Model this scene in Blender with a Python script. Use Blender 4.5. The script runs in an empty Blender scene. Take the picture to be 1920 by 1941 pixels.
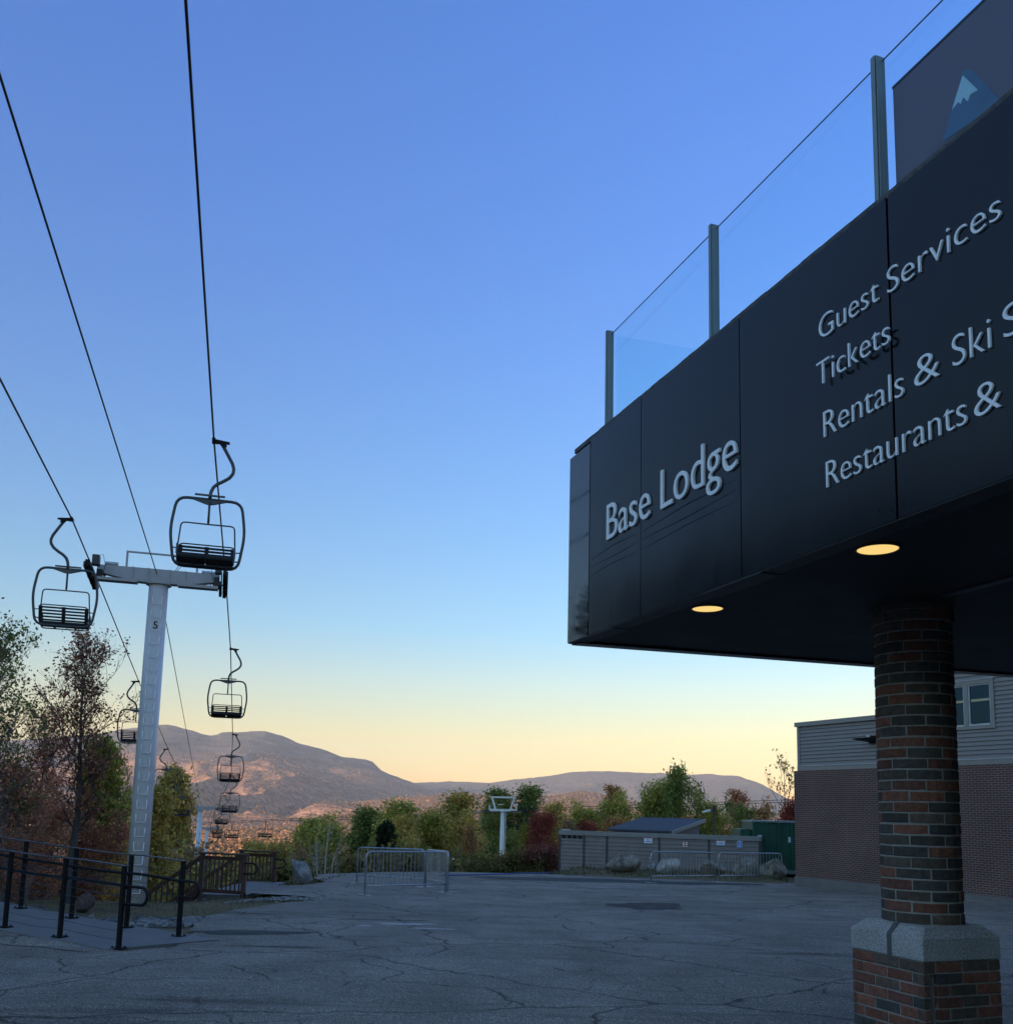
import bpy, math, random
import numpy as np
from mathutils import Matrix, Vector
sc = bpy.context.scene
COL = sc.collection
rad = math.radians
EYE = 1.62

# ------------------------------------------------------------------ camera
PITCH, ROLL, FPX, CX, CY = rad(7.8), rad(1.35), 1775.0, 960.0, 1290.0
_f = np.array([0, math.cos(PITCH), math.sin(PITCH)])
_u0 = np.array([0, -math.sin(PITCH), math.cos(PITCH)])
_r0 = np.array([1.0, 0, 0])
_cr = _r0*math.cos(ROLL) + _u0*math.sin(ROLL)
_cu = _u0*math.cos(ROLL) - _r0*math.sin(ROLL)
cam = bpy.data.cameras.new('camera')
cam.sensor_fit = 'HORIZONTAL'; cam.sensor_width = 36
cam.lens = FPX/1920*36; cam.shift_y = (CY-970.5)/1920
cam.clip_start = 0.05; cam.clip_end = 60000
camo = bpy.data.objects.new('camera', cam); COL.objects.link(camo)
camo.matrix_world = Matrix(((_cr[0], _cu[0], -_f[0], 0), (_cr[1], _cu[1], -_f[1], 0), (_cr[2], _cu[2], -_f[2], EYE), (0, 0, 0, 1)))
sc.camera = camo

# ------------------------------------------------------------------ sky, sun, exposure
SUN_EL, SUN_AZ = rad(7.5), rad(226)        # low sun behind and left of the camera
SKY_STRENGTH, SUN_STRENGTH, EXPOSURE = 0.15, 5.0, 1.2
w = bpy.data.worlds.new('World'); sc.world = w; w.use_nodes = True
nt = w.node_tree; bg = nt.nodes['Background']; bg.inputs[1].default_value = SKY_STRENGTH
sky = nt.nodes.new('ShaderNodeTexSky'); sky.sky_type = 'NISHITA'; sky.sun_disc = False
sky.sun_elevation = SUN_EL; sky.sun_rotation = SUN_AZ
sky.dust_density = 0.0; sky.ozone_density = 3.0; sky.air_density = 1.0
# colour correction of the sky by elevation (warmer at the horizon, deeper blue above, zenith lifted and warmed as added fill light)
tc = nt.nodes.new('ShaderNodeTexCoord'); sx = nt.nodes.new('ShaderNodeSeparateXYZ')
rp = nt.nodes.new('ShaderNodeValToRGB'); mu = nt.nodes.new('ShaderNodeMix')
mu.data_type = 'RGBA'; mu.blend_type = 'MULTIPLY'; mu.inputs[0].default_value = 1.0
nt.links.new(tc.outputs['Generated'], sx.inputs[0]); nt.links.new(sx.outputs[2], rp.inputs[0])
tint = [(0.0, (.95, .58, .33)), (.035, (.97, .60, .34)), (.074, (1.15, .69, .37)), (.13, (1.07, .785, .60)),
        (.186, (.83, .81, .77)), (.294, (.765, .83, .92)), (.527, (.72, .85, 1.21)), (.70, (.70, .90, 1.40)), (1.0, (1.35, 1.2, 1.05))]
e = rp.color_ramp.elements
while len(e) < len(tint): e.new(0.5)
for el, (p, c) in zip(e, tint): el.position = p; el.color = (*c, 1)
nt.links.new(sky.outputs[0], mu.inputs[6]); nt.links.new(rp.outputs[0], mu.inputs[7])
# sky towards the sun, behind the camera, boosted and warmed as added fill light
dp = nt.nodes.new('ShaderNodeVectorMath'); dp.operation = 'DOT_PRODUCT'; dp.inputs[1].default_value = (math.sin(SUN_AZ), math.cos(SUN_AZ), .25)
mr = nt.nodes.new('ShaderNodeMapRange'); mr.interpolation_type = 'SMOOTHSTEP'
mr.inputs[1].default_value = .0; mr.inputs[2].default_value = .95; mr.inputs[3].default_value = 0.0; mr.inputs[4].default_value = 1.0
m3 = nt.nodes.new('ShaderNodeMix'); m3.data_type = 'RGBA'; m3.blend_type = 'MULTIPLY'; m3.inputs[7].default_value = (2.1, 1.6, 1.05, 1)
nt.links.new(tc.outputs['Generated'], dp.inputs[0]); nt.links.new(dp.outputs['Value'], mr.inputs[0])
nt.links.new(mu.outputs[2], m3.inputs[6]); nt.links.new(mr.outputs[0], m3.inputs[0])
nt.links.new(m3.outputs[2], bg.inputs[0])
sl = bpy.data.lights.new('sun', 'SUN'); sl.energy = SUN_STRENGTH; sl.angle = rad(0.5); sl.color = (1.0, .68, .44)
so = bpy.data.objects.new('sun', sl); COL.objects.link(so)
sdir = Vector((math.sin(SUN_AZ)*math.cos(SUN_EL), math.cos(SUN_AZ)*math.cos(SUN_EL), math.sin(SUN_EL)))
so.rotation_euler = sdir.to_track_quat('Z', 'Y').to_euler(); so.location = (-30, -60, 40)
sc.view_settings.view_transform = 'Standard'; sc.view_settings.look = 'None'
sc.view_settings.exposure = EXPOSURE; sc.view_settings.gamma = 1
sc.cycles.max_bounces = 8; sc.cycles.volume_bounces = 1

# ------------------------------------------------------------------ helpers
def ray(u, v): return (u-CX)/FPX*_cr - (v-CY)/FPX*_cu + _f
def at(u, v, Y):
    d = ray(u, v)*1.0; p = d*(Y/d[1]); return np.array([p[0], p[1], p[2]+EYE])
def xat(u, Y): return at(u, 1540, Y)[0]
def tag(o, label=None, cat=None, group=None, kind=None):
    if label: o['label'] = label
    if cat: o['category'] = cat
    if group: o['group'] = group
    if kind: o['kind'] = kind
    return o
def empty(name, loc=(0, 0, 0), rz=0.0, label=None, cat=None, group=None):
    o = bpy.data.objects.new(name, None); COL.objects.link(o)
    o.location = [float(q) for q in loc]; o.rotation_euler = (0, 0, rz); o.empty_display_size = .2
    return tag(o, label, cat, group)
def copy_tree(o, parent=None):
    c = o.copy(); COL.objects.link(c)
    if parent is not None: c.parent = parent
    for ch in list(o.children): copy_tree(ch, c)
    return c

class MB:
    def __init__(s): s.v = []; s.f = []; s.m = []; s.c = []; s.n = 0; s.col = None
    def add(s, verts, faces, mi=0, col=None):
        b = s.n
        s.v.extend([tuple(float(q) for q in p) for p in verts]); s.n += len(verts)
        s.f.extend([tuple(i+b for i in f) for f in faces]); s.m.extend([mi]*len(faces))
        s.c.extend([col or (1, 1, 1)]*len(faces)); return s
    def hexa(s, p, mi=0, col=None):      # 8 corners: bottom 4 ccw, top 4 ccw
        return s.add(p, [(3, 2, 1, 0), (4, 5, 6, 7), (0, 1, 5, 4), (1, 2, 6, 5), (2, 3, 7, 6), (3, 0, 4, 7)], mi, col)
    def box(s, x0, x1, y0, y1, z0, z1, mi=0, col=None):
        return s.hexa([(x0, y0, z0), (x1, y0, z0), (x1, y1, z0), (x0, y1, z0), (x0, y0, z1), (x1, y0, z1), (x1, y1, z1), (x0, y1, z1)], mi, col)
    def bar(s, a, b, w, h, mi=0, up=(0, 0, 1)):
        a = np.array(a, float); b = np.array(b, float); d = b-a; L = np.linalg.norm(d); d /= L
        sd = np.cross(d, up); 
        if np.linalg.norm(sd) < 1e-4: sd = np.cross(d, (1, 0, 0))
        sd /= np.linalg.norm(sd); u = np.cross(sd, d)
        q = [a+sd*x*w/2+u*z*h/2 for x, z in ((-1, -1), (1, -1), (1, 1), (-1, 1))]; r = [p+d*L for p in q]
        return s.hexa([q[0], q[1], r[1], r[0], q[3], q[2], r[2], r[3]], mi)
    def tube(s, pts, r, n=8, mi=0, cap=True, closed=False, col=None):
        P = [np.array(p, float) for p in pts]; k = len(P)
        R = r if hasattr(r, '__len__') else [r]*k
        vs = []; prev = None
        for i in range(k):
            if closed: d = P[(i+1) % k]-P[i-1]
            else: d = P[min(i+1, k-1)]-P[max(i-1, 0)]
            d = d/(np.linalg.norm(d)+1e-9)
            if prev is None:
                a = np.array((0, 0, 1.)) if abs(d[2]) < .9 else np.array((1., 0, 0))
                x = np.cross(d, a)
            else: x = prev-d*(prev@d)
            x /= (np.linalg.norm(x)+1e-9); prev = x; y = np.cross(d, x)
            for j in range(n):
                t = 2*math.pi*j/n; vs.append(P[i]+R[i]*(math.cos(t)*x+math.sin(t)*y))
        fs = []
        for i in range(k if closed else k-1):
            a = i*n; b = ((i+1) % k)*n
            for j in range(n): fs.append((a+j, a+(j+1) % n, b+(j+1) % n, b+j))
        if cap and not closed:
            fs.append(tuple(range(n-1, -1, -1))); fs.append(tuple((k-1)*n+j for j in range(n)))
        return s.add(vs, fs, mi, col)
    def prism(s, poly, z0, z1, mi=0, col=None):   # poly ccw in xy
        n = len(poly); vs = [(x, y, z0) for x, y in poly]+[(x, y, z1) for x, y in poly]
        fs = [tuple(range(n-1, -1, -1)), tuple(range(n, 2*n))]+[(i, (i+1) % n, n+(i+1) % n, n+i) for i in range(n)]
        return s.add(vs, fs, mi, col)
    def build(s, name, mats, parent=None, smooth=False, colattr=False):
        me = bpy.data.meshes.new(name); me.from_pydata(s.v, [], s.f)
        if not isinstance(mats, (list, tuple)): mats = [mats]
        for m in mats: me.materials.append(m)
        if len(mats) > 1: me.polygons.foreach_set('material_index', s.m)
        if smooth: me.polygons.foreach_set('use_smooth', [True]*len(s.f))
        if colattr:
            ca = me.color_attributes.new('Col', 'FLOAT_COLOR', 'CORNER')
            arr = np.repeat(np.array(s.c, np.float32), [len(f) for f in s.f], axis=0)
            ca.data.foreach_set('color', np.c_[arr, np.ones(len(arr), np.float32)].ravel())
        me.update()
        o = bpy.data.objects.new(name, me); COL.objects.link(o)
        if parent is not None: o.parent = parent
        return o

def npmesh(name, V, Q, mats, parent=None, col=None, smooth=False, link=True):
    """fast mesh from numpy quads; col per face"""
    me = bpy.data.meshes.new(name); V = np.asarray(V, np.float32); Q = np.asarray(Q, np.int32); k = Q.shape[1]
    me.vertices.add(len(V)); me.vertices.foreach_set('co', V.ravel())
    me.loops.add(Q.size); me.loops.foreach_set('vertex_index', Q.ravel())
    me.polygons.add(len(Q)); me.polygons.foreach_set('loop_start', np.arange(0, Q.size, k, dtype=np.int32))
    if smooth: me.polygons.foreach_set('use_smooth', np.ones(len(Q), bool))
    me.update(calc_edges=True)
    for m in (mats if isinstance(mats, (list, tuple)) else [mats]): me.materials.append(m)
    if col is not None:
        ca = me.color_attributes.new('Col', 'FLOAT_COLOR', 'CORNER')
        arr = np.repeat(np.asarray(col, np.float32), k, axis=0)
        ca.data.foreach_set('color', np.c_[arr, np.ones(len(arr), np.float32)].ravel())
    if not link: return me
    o = bpy.data.objects.new(name, me); COL.objects.link(o)
    if parent is not None: o.parent = parent
    return o

# ---- materials
class NT:
    def __init__(s, name):
        s.m = bpy.data.materials.new(name); s.m.use_nodes = True; s.t = s.m.node_tree; s.b = s.t.nodes['Principled BSDF']
    def n(s, typ, **kw):
        nd = s.t.nodes.new('ShaderNode'+typ)
        for k, v in kw.items(): setattr(nd, k, v)
        return nd
    def l(s, a, b): s.t.links.new(a, b)
    def coord(s, kind='Object'):
        return s.n('TexCoord').outputs[kind]
    def noise(s, vec, scale, detail=4, rough=.55):
        n = s.n('TexNoise'); n.inputs['Scale'].default_value = scale; n.inputs['Detail'].default_value = detail
        n.inputs['Roughness'].default_value = rough; s.l(vec, n.inputs['Vector']); return n.outputs['Fac']
    def ramp(s, fac, stops):
        r = s.n('ValToRGB'); e = r.color_ramp.elements
        while len(e) < len(stops): e.new(.5)
        for el, (p, c) in zip(e, stops):
            el.position = p; el.color = (c, c, c, 1) if not hasattr(c, '__len__') else (*c, 1)
        s.l(fac, r.inputs[0]); return r.outputs[0]
    def mix(s, fac, a, b, blend='MIX'):
        m = s.n('Mix', data_type='RGBA', blend_type=blend)
        for inp, val in ((m.inputs[0], fac), (m.inputs[6], a), (m.inputs[7], b)):
            if isinstance(val, bpy.types.NodeSocket): s.l(val, inp)
            elif hasattr(val, '__len__'): inp.default_value = (*val, 1)
            else: inp.default_value = val if inp == m.inputs[0] else (val, val, val, 1)
        return m.outputs[2]
    def math(s, op, a, b=0.0, c=None):
        m = s.n('Math', operation=op)
        for i, val in enumerate((a, b) if c is None else (a, b, c)):
            if isinstance(val, bpy.types.NodeSocket): s.l(val, m.inputs[i])
            else: m.inputs[i].default_value = val
        return m.outputs[0]
    def bump(s, h, strength=.3, dist=.01):
        b = s.n('Bump'); b.inputs['Strength'].default_value = strength; b.inputs['Distance'].default_value = dist
        s.l(h, b.inputs['Height']); s.l(b.outputs[0], s.b.inputs['Normal'])
    def set(s, **kw):
        for k, v in kw.items():
            inp = s.b.inputs[k.replace('_', ' ')]
            if isinstance(v, bpy.types.NodeSocket): s.l(v, inp)
            elif hasattr(v, '__len__'): inp.default_value = (*v, 1)
            else: inp.default_value = v
        return s

def simple(name, col, rough=.6, metal=0.0, var=.18, scale=6.0, bump=0.0, spec=.5):
    t = NT(name); c = t.coord()
    f = t.noise(c, scale, 5)
    base = t.mix(1.0, col, t.ramp(f, [(.25, 1-var), (.75, 1+var)]), 'MULTIPLY')
    t.set(Base_Color=base, Metallic=metal, Roughness=t.math('MULTIPLY_ADD', f, .3, max(0, rough-.15)))
    t.b.inputs['Specular IOR Level'].default_value = spec
    if bump: t.bump(t.noise(c, scale*8, 3), bump, .004)
    return t.m
M = {}
M['black_metal'] = simple('black_metal', (.007, .007, .008), .6, 0, .2, 12, spec=.25)
M['dark_steel'] = simple('dark_steel', (.045, .05, .055), .5, .3, .25, 9)
M['chair_frame'] = simple('chair_frame', (.07, .08, .085), .45, .4, .2, 8)
M['seat_black'] = simple('seat_black', (.005, .005, .006), .75, 0, .2, 10)
M['galv'] = simple('galvanised_steel', (.42, .45, .48), .42, .8, .15, 14)
M['rung_paint'] = simple('rung_paint', (.95, .95, .95), .3, .0, .05, 4)
M['white_paint'] = simple('white_tower_paint', (.66, .645, .64), .35, 0, .06, 2.2)
M['tower_arm'] = simple('tower_arm_paint', (.36, .37, .39), .5, .2, .12, 3)
M['cable'] = simple('steel_cable', (.035, .035, .04), .5, .5, .2, 20)
M['brown_wood'] = simple('stained_wood', (.062, .024, .016), .6, 0, .3, 5, .2)
M['letter'] = simple('letter_grey', (.93, .93, .94), .55, .2, .04, 5)
M['rail_post'] = simple('rail_post_metal', (.20, .25, .25), .4, .3, .1, 4)
M['rail_gasket'] = simple('rail_gasket', (.008, .008, .01), .6)
M['soffit'] = simple('soffit_dark', (.012, .012, .015), .7, 0, .2, 2)
M['trim_grey'] = simple('trim_grey_paint', (.24, .23, .22), .55, 0, .08, 3)
M['clap'] = simple('clapboard_grey', (.21, .195, .19), .6, 0, .10, 1.3, .1)
M['fence_board'] = simple('fence_board', (.205, .175, .168), .7, 0, .18, 1.6, .2)
M['window_frame'] = simple('window_frame_white', (.5, .52, .55), .5)
M['sign_white'] = simple('sign_white', (.75, .76, .78), .5, 0, .04)
M['sign_red'] = simple('sign_red', (.5, .05, .04), .5)
M['sign_blue'] = simple('sign_blue', (.12, .25, .65), .5)
M['sign_black'] = simple('sign_black', (.02, .02, .025), .5)
M['green_steel'] = simple('green_dumpster_paint', (.014, .085, .055), .5, 0, .2, 2.5)
M['twig_white'] = simple('pale_bark', (.5, .48, .45), .8, 0, .25, 6)
M['bark'] = simple('bark', (.075, .06, .05), .9, 0, .35, 7, .5)
M['bark_grey'] = simple('grey_bark', (.17, .15, .14), .9, 0, .3, 7, .5)
M['concrete'] = simple('concrete', (.155, .152, .145), .85, 0, .2, 2.5, .25)
M['pipe_blue'] = simple('blue_hose', (.03, .09, .30), .5)
M['shingle'] = simple('roof_shingle', (.045, .052, .07), .85, 0, .3, 5, .3)

def leaf_mat(name, c1, c2, transl=.42):
    t = NT(name); a = t.n('VertexColor', layer_name='Col').outputs[0]
    f = t.noise(t.coord(), .55, 3)
    base = t.mix(t.ramp(f, [(.35, 0), (.65, 1)]), c1, c2)
    base = t.mix(1.0, base, a, 'MULTIPLY')
    d = t.n('BsdfDiffuse'); tr = t.n('BsdfTranslucent'); mx = t.n('MixShader')
    t.l(base, d.inputs[0]); t.l(base, tr.inputs[0]); mx.inputs[0].default_value = transl
    t.l(d.outputs[0], mx.inputs[1]); t.l(tr.outputs[0], mx.inputs[2])
    t.l(mx.outputs[0], t.t.nodes['Material Output'].inputs[0]); return t.m
LEAF = {k: leaf_mat('leaves_'+k, a, b) for k, a, b in [
    ('green', (0.298, 0.312, 0.071), (0.448, 0.395, 0.095)),
    ('dark_green', (0.168, 0.212, 0.062), (0.253, 0.275, 0.073)),
    ('olive', (0.409, 0.336, 0.091), (0.547, 0.379, 0.105)),
    ('orange', (0.546, 0.268, 0.107), (0.416, 0.232, 0.095)),
    ('yellow', (0.800, 0.532, 0.171), (0.656, 0.445, 0.143)),
    ('red', (0.389, 0.091, 0.065), (0.256, 0.073, 0.050)),
    ('maple', (0.460, 0.157, 0.108), (0.326, 0.174, 0.098)),
    ('russet', (0.612, 0.291, 0.160), (0.477, 0.214, 0.126)),
    ('brown', (0.432, 0.267, 0.140), (0.336, 0.221, 0.117)),
    ('lime', (0.380, 0.341, 0.070), (0.287, 0.275, 0.056)),
    ('under', (0.173, 0.158, 0.056), (0.232, 0.185, 0.066)),
    ('under_red', (0.244, 0.097, 0.072), (0.174, 0.080, 0.059)),
    ('conifer', (0.029, 0.040, 0.022), (0.040, 0.049, 0.025))]}

# asphalt
def make_asphalt():
    t = NT('asphalt'); c = t.coord()
    big = t.noise(c, .16, 5, .6); mid = t.noise(c, 1.1, 4); fine = t.noise(c, 62, 2, .75); fine2 = t.noise(c, 26, 4, .75)
    base = t.mix(t.ramp(big, [(.34, 0), (.68, 1)]), (.172, .148, .126), (.245, .210, .180))
    base = t.mix(1.0, base, t.ramp(mid, [(.3, .80), (.7, 1.18)]), 'MULTIPLY')
    base = t.mix(1.0, base, t.ramp(fine, [(.30, .5), (.5, .95), (.59, 1.3), (.68, 3.2)]), 'MULTIPLY')
    base = t.mix(1.0, base, t.ramp(fine2, [(.3, .72), (.7, 1.26)]), 'MULTIPLY')
    # cracks
    nz = t.n('TexNoise'); nz.inputs['Scale'].default_value = 1.3; nz.inputs['Detail'].default_value = 6; t.l(c, nz.inputs['Vector'])
    off = t.n('VectorMath', operation='MULTIPLY_ADD'); t.l(nz.outputs['Color'], off.inputs[0]); off.inputs[1].default_value = (.75, .75, 0); t.l(c, off.inputs[2])
    def crack(scale, width, stretch, mask_scale, lo, hi):
        mp = t.n('Mapping'); mp.inputs['Scale'].default_value = stretch; t.l(off.outputs[0], mp.inputs[0])
        v = t.n('TexVoronoi', feature='DISTANCE_TO_EDGE'); v.voronoi_dimensions = '2D'; v.inputs['Scale'].default_value = scale; t.l(mp.outputs[0], v.inputs['Vector'])
        k = t.ramp(v.outputs['Distance'], [(0, 1), (width, 0)])
        ms = t.ramp(t.noise(c, mask_scale, 3), [(lo, 0), (hi, 1)])
        return t.math('MULTIPLY', k, ms)
    k1 = crack(.24, .009, (1, 1.3, 1), .17, .24, .36)
    k2 = crack(.55, .016, (.8, 1.5, 1), .35, .40, .50)
    k3 = crack(1.7, .028, (1, 1, 1), .5, .49, .58)
    kk = t.math('MAXIMUM', t.math('MAXIMUM', k1, t.math('MULTIPLY', k2, .9)), t.math('MULTIPLY', k3, .65))
    base = t.mix(t.math('MULTIPLY', kk, .8), base, (.010, .011, .012))
    # stains and worn pale streaks
    mp = t.n('Mapping'); mp.inputs['Scale'].default_value = (.12, .8, 1); t.l(c, mp.inputs[0])
    st = t.noise(mp.outputs[0], 1.6, 5, .65)
    base = t.mix(1.0, base, t.ramp(st, [(.30, .55), (.43, 1.0), (.60, 1.0), (.74, 1.3)]), 'MULTIPLY')
    h = t.math('SUBTRACT', t.math('ADD', fine, t.math('MULTIPLY', fine2, .6)), t.math('MULTIPLY', kk, 2.0))
    t.set(Base_Color=base, Roughness=.92); t.b.inputs['Specular IOR Level'].default_value = .12
    t.bump(h, .55, .008); return t.m
M['asphalt'] = make_asphalt()
t = NT('dark_stain'); f = t.noise(t.coord(), 2.2, 4)
t.set(Base_Color=t.ramp(f, [(.3, (.05, .048, .046)), (.7, (.10, .094, .088))]), Roughness=.95); t.b.inputs['Specular IOR Level'].default_value = .05; M['stain'] = t.m
t = NT('pale_patch'); f = t.noise(t.coord(), 5, 4)
t.set(Base_Color=t.ramp(f, [(.3, (.27, .26, .25)), (.7, (.40, .39, .37))]), Roughness=.8); M['pale'] = t.m
t = NT('darker_asphalt'); f = t.noise(t.coord(), 3, 5)
t.set(Base_Color=t.ramp(f, [(.3, (.062, .062, .060)), (.7, (.085, .084, .081))]), Roughness=.95); t.b.inputs['Specular IOR Level'].default_value = .08; M['patch'] = t.m
def make_turf():
    t = NT('turf_and_dirt'); c = t.coord()
    a = t.noise(c, .35, 5); b = t.noise(c, 7, 5, .7); d = t.noise(c, 45, 2, .7)
    base = t.mix(t.ramp(a, [(.4, 0), (.6, 1)]), (.20, .155, .10), (.13, .125, .06))
    base = t.mix(t.ramp(b, [(.45, 0), (.65, .8)]), base, (.19, .135, .085))
    base = t.mix(1.0, base, t.ramp(d, [(.3, .55), (.7, 1.5)]), 'MULTIPLY')
    t.set(Base_Color=base, Roughness=.95); t.b.inputs['Specular IOR Level'].default_value = .1
    t.bump(t.math('ADD', b, d), .8, .05); return t.m
M['turf'] = make_turf()
def make_forest(name, cols, scale, dark=.55):
    t = NT(name); c = t.coord()
    vo = t.n('TexVoronoi', feature='F1'); vo.inputs['Scale'].default_value = scale; t.l(c, vo.inputs['Vector'])
    mps = t.n('Mapping'); mps.inputs['Scale'].default_value = (1, 1.6, 5); t.l(c, mps.inputs[0]); big = t.noise(mps.outputs[0], .0011, 7, .62)
    base = t.ramp(big, cols)
    sepc = t.n('SeparateColor'); t.l(vo.outputs['Color'], sepc.inputs[0])
    base = t.mix(1.0, base, t.ramp(sepc.outputs[0], [(0, dark), (.5, 1.0), (1, 1.5)]), 'MULTIPLY')
    t.set(Base_Color=base, Roughness=1.0); t.b.inputs['Specular IOR Level'].default_value = 0
    t.bump(vo.outputs['Distance'], .7, 6.0); return t
# mountain flank: leafless hardwoods low down, dark spruce and rock higher up
def make_mountain():
    t = make_forest('mountain_forest', [(.25, (.12, .085, .07)), (.38, (.19, .12, .085)), (.48, (.27, .16, .11)), (.60, (.20, .13, .095))], .05)
    c = t.n('NewGeometry').outputs['Position']; s = t.n('SeparateXYZ'); t.l(c, s.inputs[0])
    wob = t.math('MULTIPLY_ADD', t.noise(c, .0016, 5, .6), 420.0, -210.0)
    z = t.math('ADD', s.outputs[2], wob)
    hi = t.ramp(t.math('MULTIPLY', z, 1/700.0), [(.30, 0), (.46, 1)])
    old = t.b.inputs['Base Color'].links[0].from_socket
    rock = t.ramp(t.noise(c, .006, 5, .65), [(.35, (.05, .056, .06)), (.58, (.095, .098, .10)), (.72, (.24, .23, .22))])
    t.l(t.mix(hi, old, rock), t.b.inputs['Base Color']); return t.m
M['mountain'] = make_mountain()
M['far_ridge'] = make_forest('far_ridge_forest', [(.2, (.06, .06, .06)), (.55, (.09, .08, .07))], .03).m
M['mid_hill'] = make_forest('mid_hill_forest', [(.25, (.05, .05, .045)), (.40, (.12, .08, .06)), (.55, (.25, .145, .085))], .085).m
M['valley'] = make_forest('valley_forest_floor', [(.25, (.10, .07, .045)), (.45, (.2, .12, .07))], .09).m
M['hill_dark'] = make_forest('ski_hill_forest', [(.25, (.03, .04, .025)), (.5, (.06, .06, .035))], .2).m

# ------------------------------------------------------------------ terrain
def lerp_tab(x, tab):
    t = np.array(tab, float); return np.interp(x, t[:, 0], t[:, 1])
YE = [(-60, 22), (-14, 25), (-9, 24.6), (-7.6, 25), (-6.6, 31), (-5, 36), (-2, 39.3), (3, 41), (5, 44.5), (12, 49), (60, 49)]
def lot(y): return -.0265*np.clip(y, -40, 60)
def ground_z(x, y):
    x = np.asarray(x, float); y = np.asarray(y, float)
    d = np.maximum(y-lerp_tab(x, YE), 0)
    f1 = .5*(np.sqrt(d*d+4)-2)
    f2 = 5.5+70*(1-np.exp(-d/900.0))+.03*np.minimum(d, 100)
    f = np.where(f1 < f2, f1, f2); k = 1.2; hh = np.clip(.5+.5*(f2-f1)/k, 0, 1); f = f2*(1-hh)+f1*hh-k*hh*(1-hh)*.5
    f = np.maximum(f, 0)*np.where(d > 0, 1, 0)
    left = np.where((y > 12) & (x < -5.2), np.minimum(.32, .085*(-5.2-x))*np.clip((y-12.5)/4.0, 0, 1), 0)
    mound = .28*np.exp(-((y-40.3+.35*(x-4))/1.3)**2)*np.clip((x-2.3)/1.0, 0, 1)*np.clip((11.5-x)/1.0, 0, 1)
    return lot(y)-f-left+mound
def gz(x, y): return float(ground_z(x, y))
def lot_at(u, v):                      # where the ray of a pixel meets the lot's plane
    d = ray(u, v); k = EYE/(-.0265*d[1]-d[2]); return d[0]*k, d[1]*k

def cat(*seg): return np.unique(np.concatenate(seg))
gx = cat(np.arange(-40, 40, .8), np.arange(-200, 200, 12.5), np.linspace(-1500, 1500, 41), np.linspace(-8800, 8800, 31))
gy = cat(np.arange(-20, 60, .8), np.arange(-60, 300, 6), np.linspace(-400, 2500, 60), np.linspace(-1200, 12400, 30))
X, Y = np.meshgrid(gx, gy)
def grid_faces(nx, ny):
    i = np.arange(nx*ny).reshape(ny, nx)
    return np.c_[i[:-1, :-1].ravel(), i[:-1, 1:].ravel(), i[1:, 1:].ravel(), i[1:, :-1].ravel()]
rng0 = np.random.default_rng(4)
Z = ground_z(X, Y)-.012
rough = (np.abs(X) < 60) & (Y > 13) & (Y < 60)
Z = Z+np.where(rough, rng0.normal(0, .012, X.shape)-.02, 0)
g = npmesh('ground', np.c_[X.ravel(), Y.ravel(), Z.ravel()], grid_faces(len(gx), len(gy)), [M['turf'], M['valley']], smooth=True)
fc = np.c_[X[:-1, :-1].ravel(), Y[:-1, :-1].ravel()]
g.data.polygons.foreach_set('material_index', (np.hypot(fc[:, 0], fc[:, 1]) > 230).astype(np.int32))
tag(g, kind='structure')

# parking lot: a sheet laid on the ground, with an outline of its own
XL = [(-40, -45), (11.6, -45), (11.61, -4.95), (12.4, -4.9), (13.0, -4.4), (14.0, -4.35), (15, -4.9), (17, -5.35), (19, -5.25), (21, -4.8), (22, -4.35), (23.2, -4.7),
      (24.0, -6.5), (27, -6.6), (28.2, -5.7), (30, -5.5), (32, -6.3), (35, -6.6), (38, -4.6), (39.2, -2.6), (39.6, -2)]
def lot_sheet():
    ys = cat(np.arange(-40, 11.5, .75), np.arange(11.5, 39.7, .3)); rows = []
    r = np.random.default_rng(3); nx = 70
    for y in ys:
        a = float(np.interp(y, [q[0] for q in XL], [q[1] for q in XL]))+r.normal(0, .05)
        b = 34.0
        if y > 37: b = float(np.interp(y, (37, 38.3, 39.7), (34, 12, 2.6)))
        s = np.linspace(0, 1, nx)**1.6
        xs = a+(b-a)*s; rows.append(np.c_[xs, np.full(nx, y), ground_z(xs, np.full(nx, y))*0+lot(y)+.012])
    V = np.concatenate(rows); o = npmesh('parking_lot', V, grid_faces(nx, len(ys)), M['asphalt'], smooth=True)
    return tag(o, kind='structure')
lot_sheet()
def blot(name, mat, cx, cy, rx, ry, seed, lift=.0045, n=40):
    r = random.Random(seed); ph = [r.uniform(0, 6.28) for _ in range(6)]
    P = []
    for i in range(n):
        a = 2*math.pi*i/n; k = 1+.16*math.sin(2*a+ph[0])+.12*math.sin(3*a+ph[1])+.10*math.sin(5*a+ph[2])+.08*math.sin(9*a+ph[3])
        x = cx+rx*k*math.cos(a); y = cy+ry*k*math.sin(a); P.append((x, y, float(lot(y))+.012+lift))
    return tag(MB().add(P, [tuple(range(n))]).build(name, mat), kind='structure')
x, y = lot_at(1228, 1719); blot('oil_stain', M['stain'], x, y, .80, 1.25, 1)
x, y = lot_at(770, 1754); blot('worn_patch', M['pale'], x, y, .5, .16, 2)
x, y = lot_at(690, 1757); blot('worn_patch', M['pale'], x, y, .14, .08, 5)
x, y = lot_at(1150, 1671); blot('dark_patch', M['patch'], x, y, 5.0, 1.5, 9)
x, y = lot_at(520, 1797); blot('crack_seal', M['stain'], x, y, .62, .035, 12)
x, y = lot_at(735, 1746); blot('crack_seal', M['stain'], x, y, .75, .05, 14)
x, y = lot_at(470, 1770); blot('worn_patch', M['patch'], x, y, .9, .3, 15)
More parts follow.
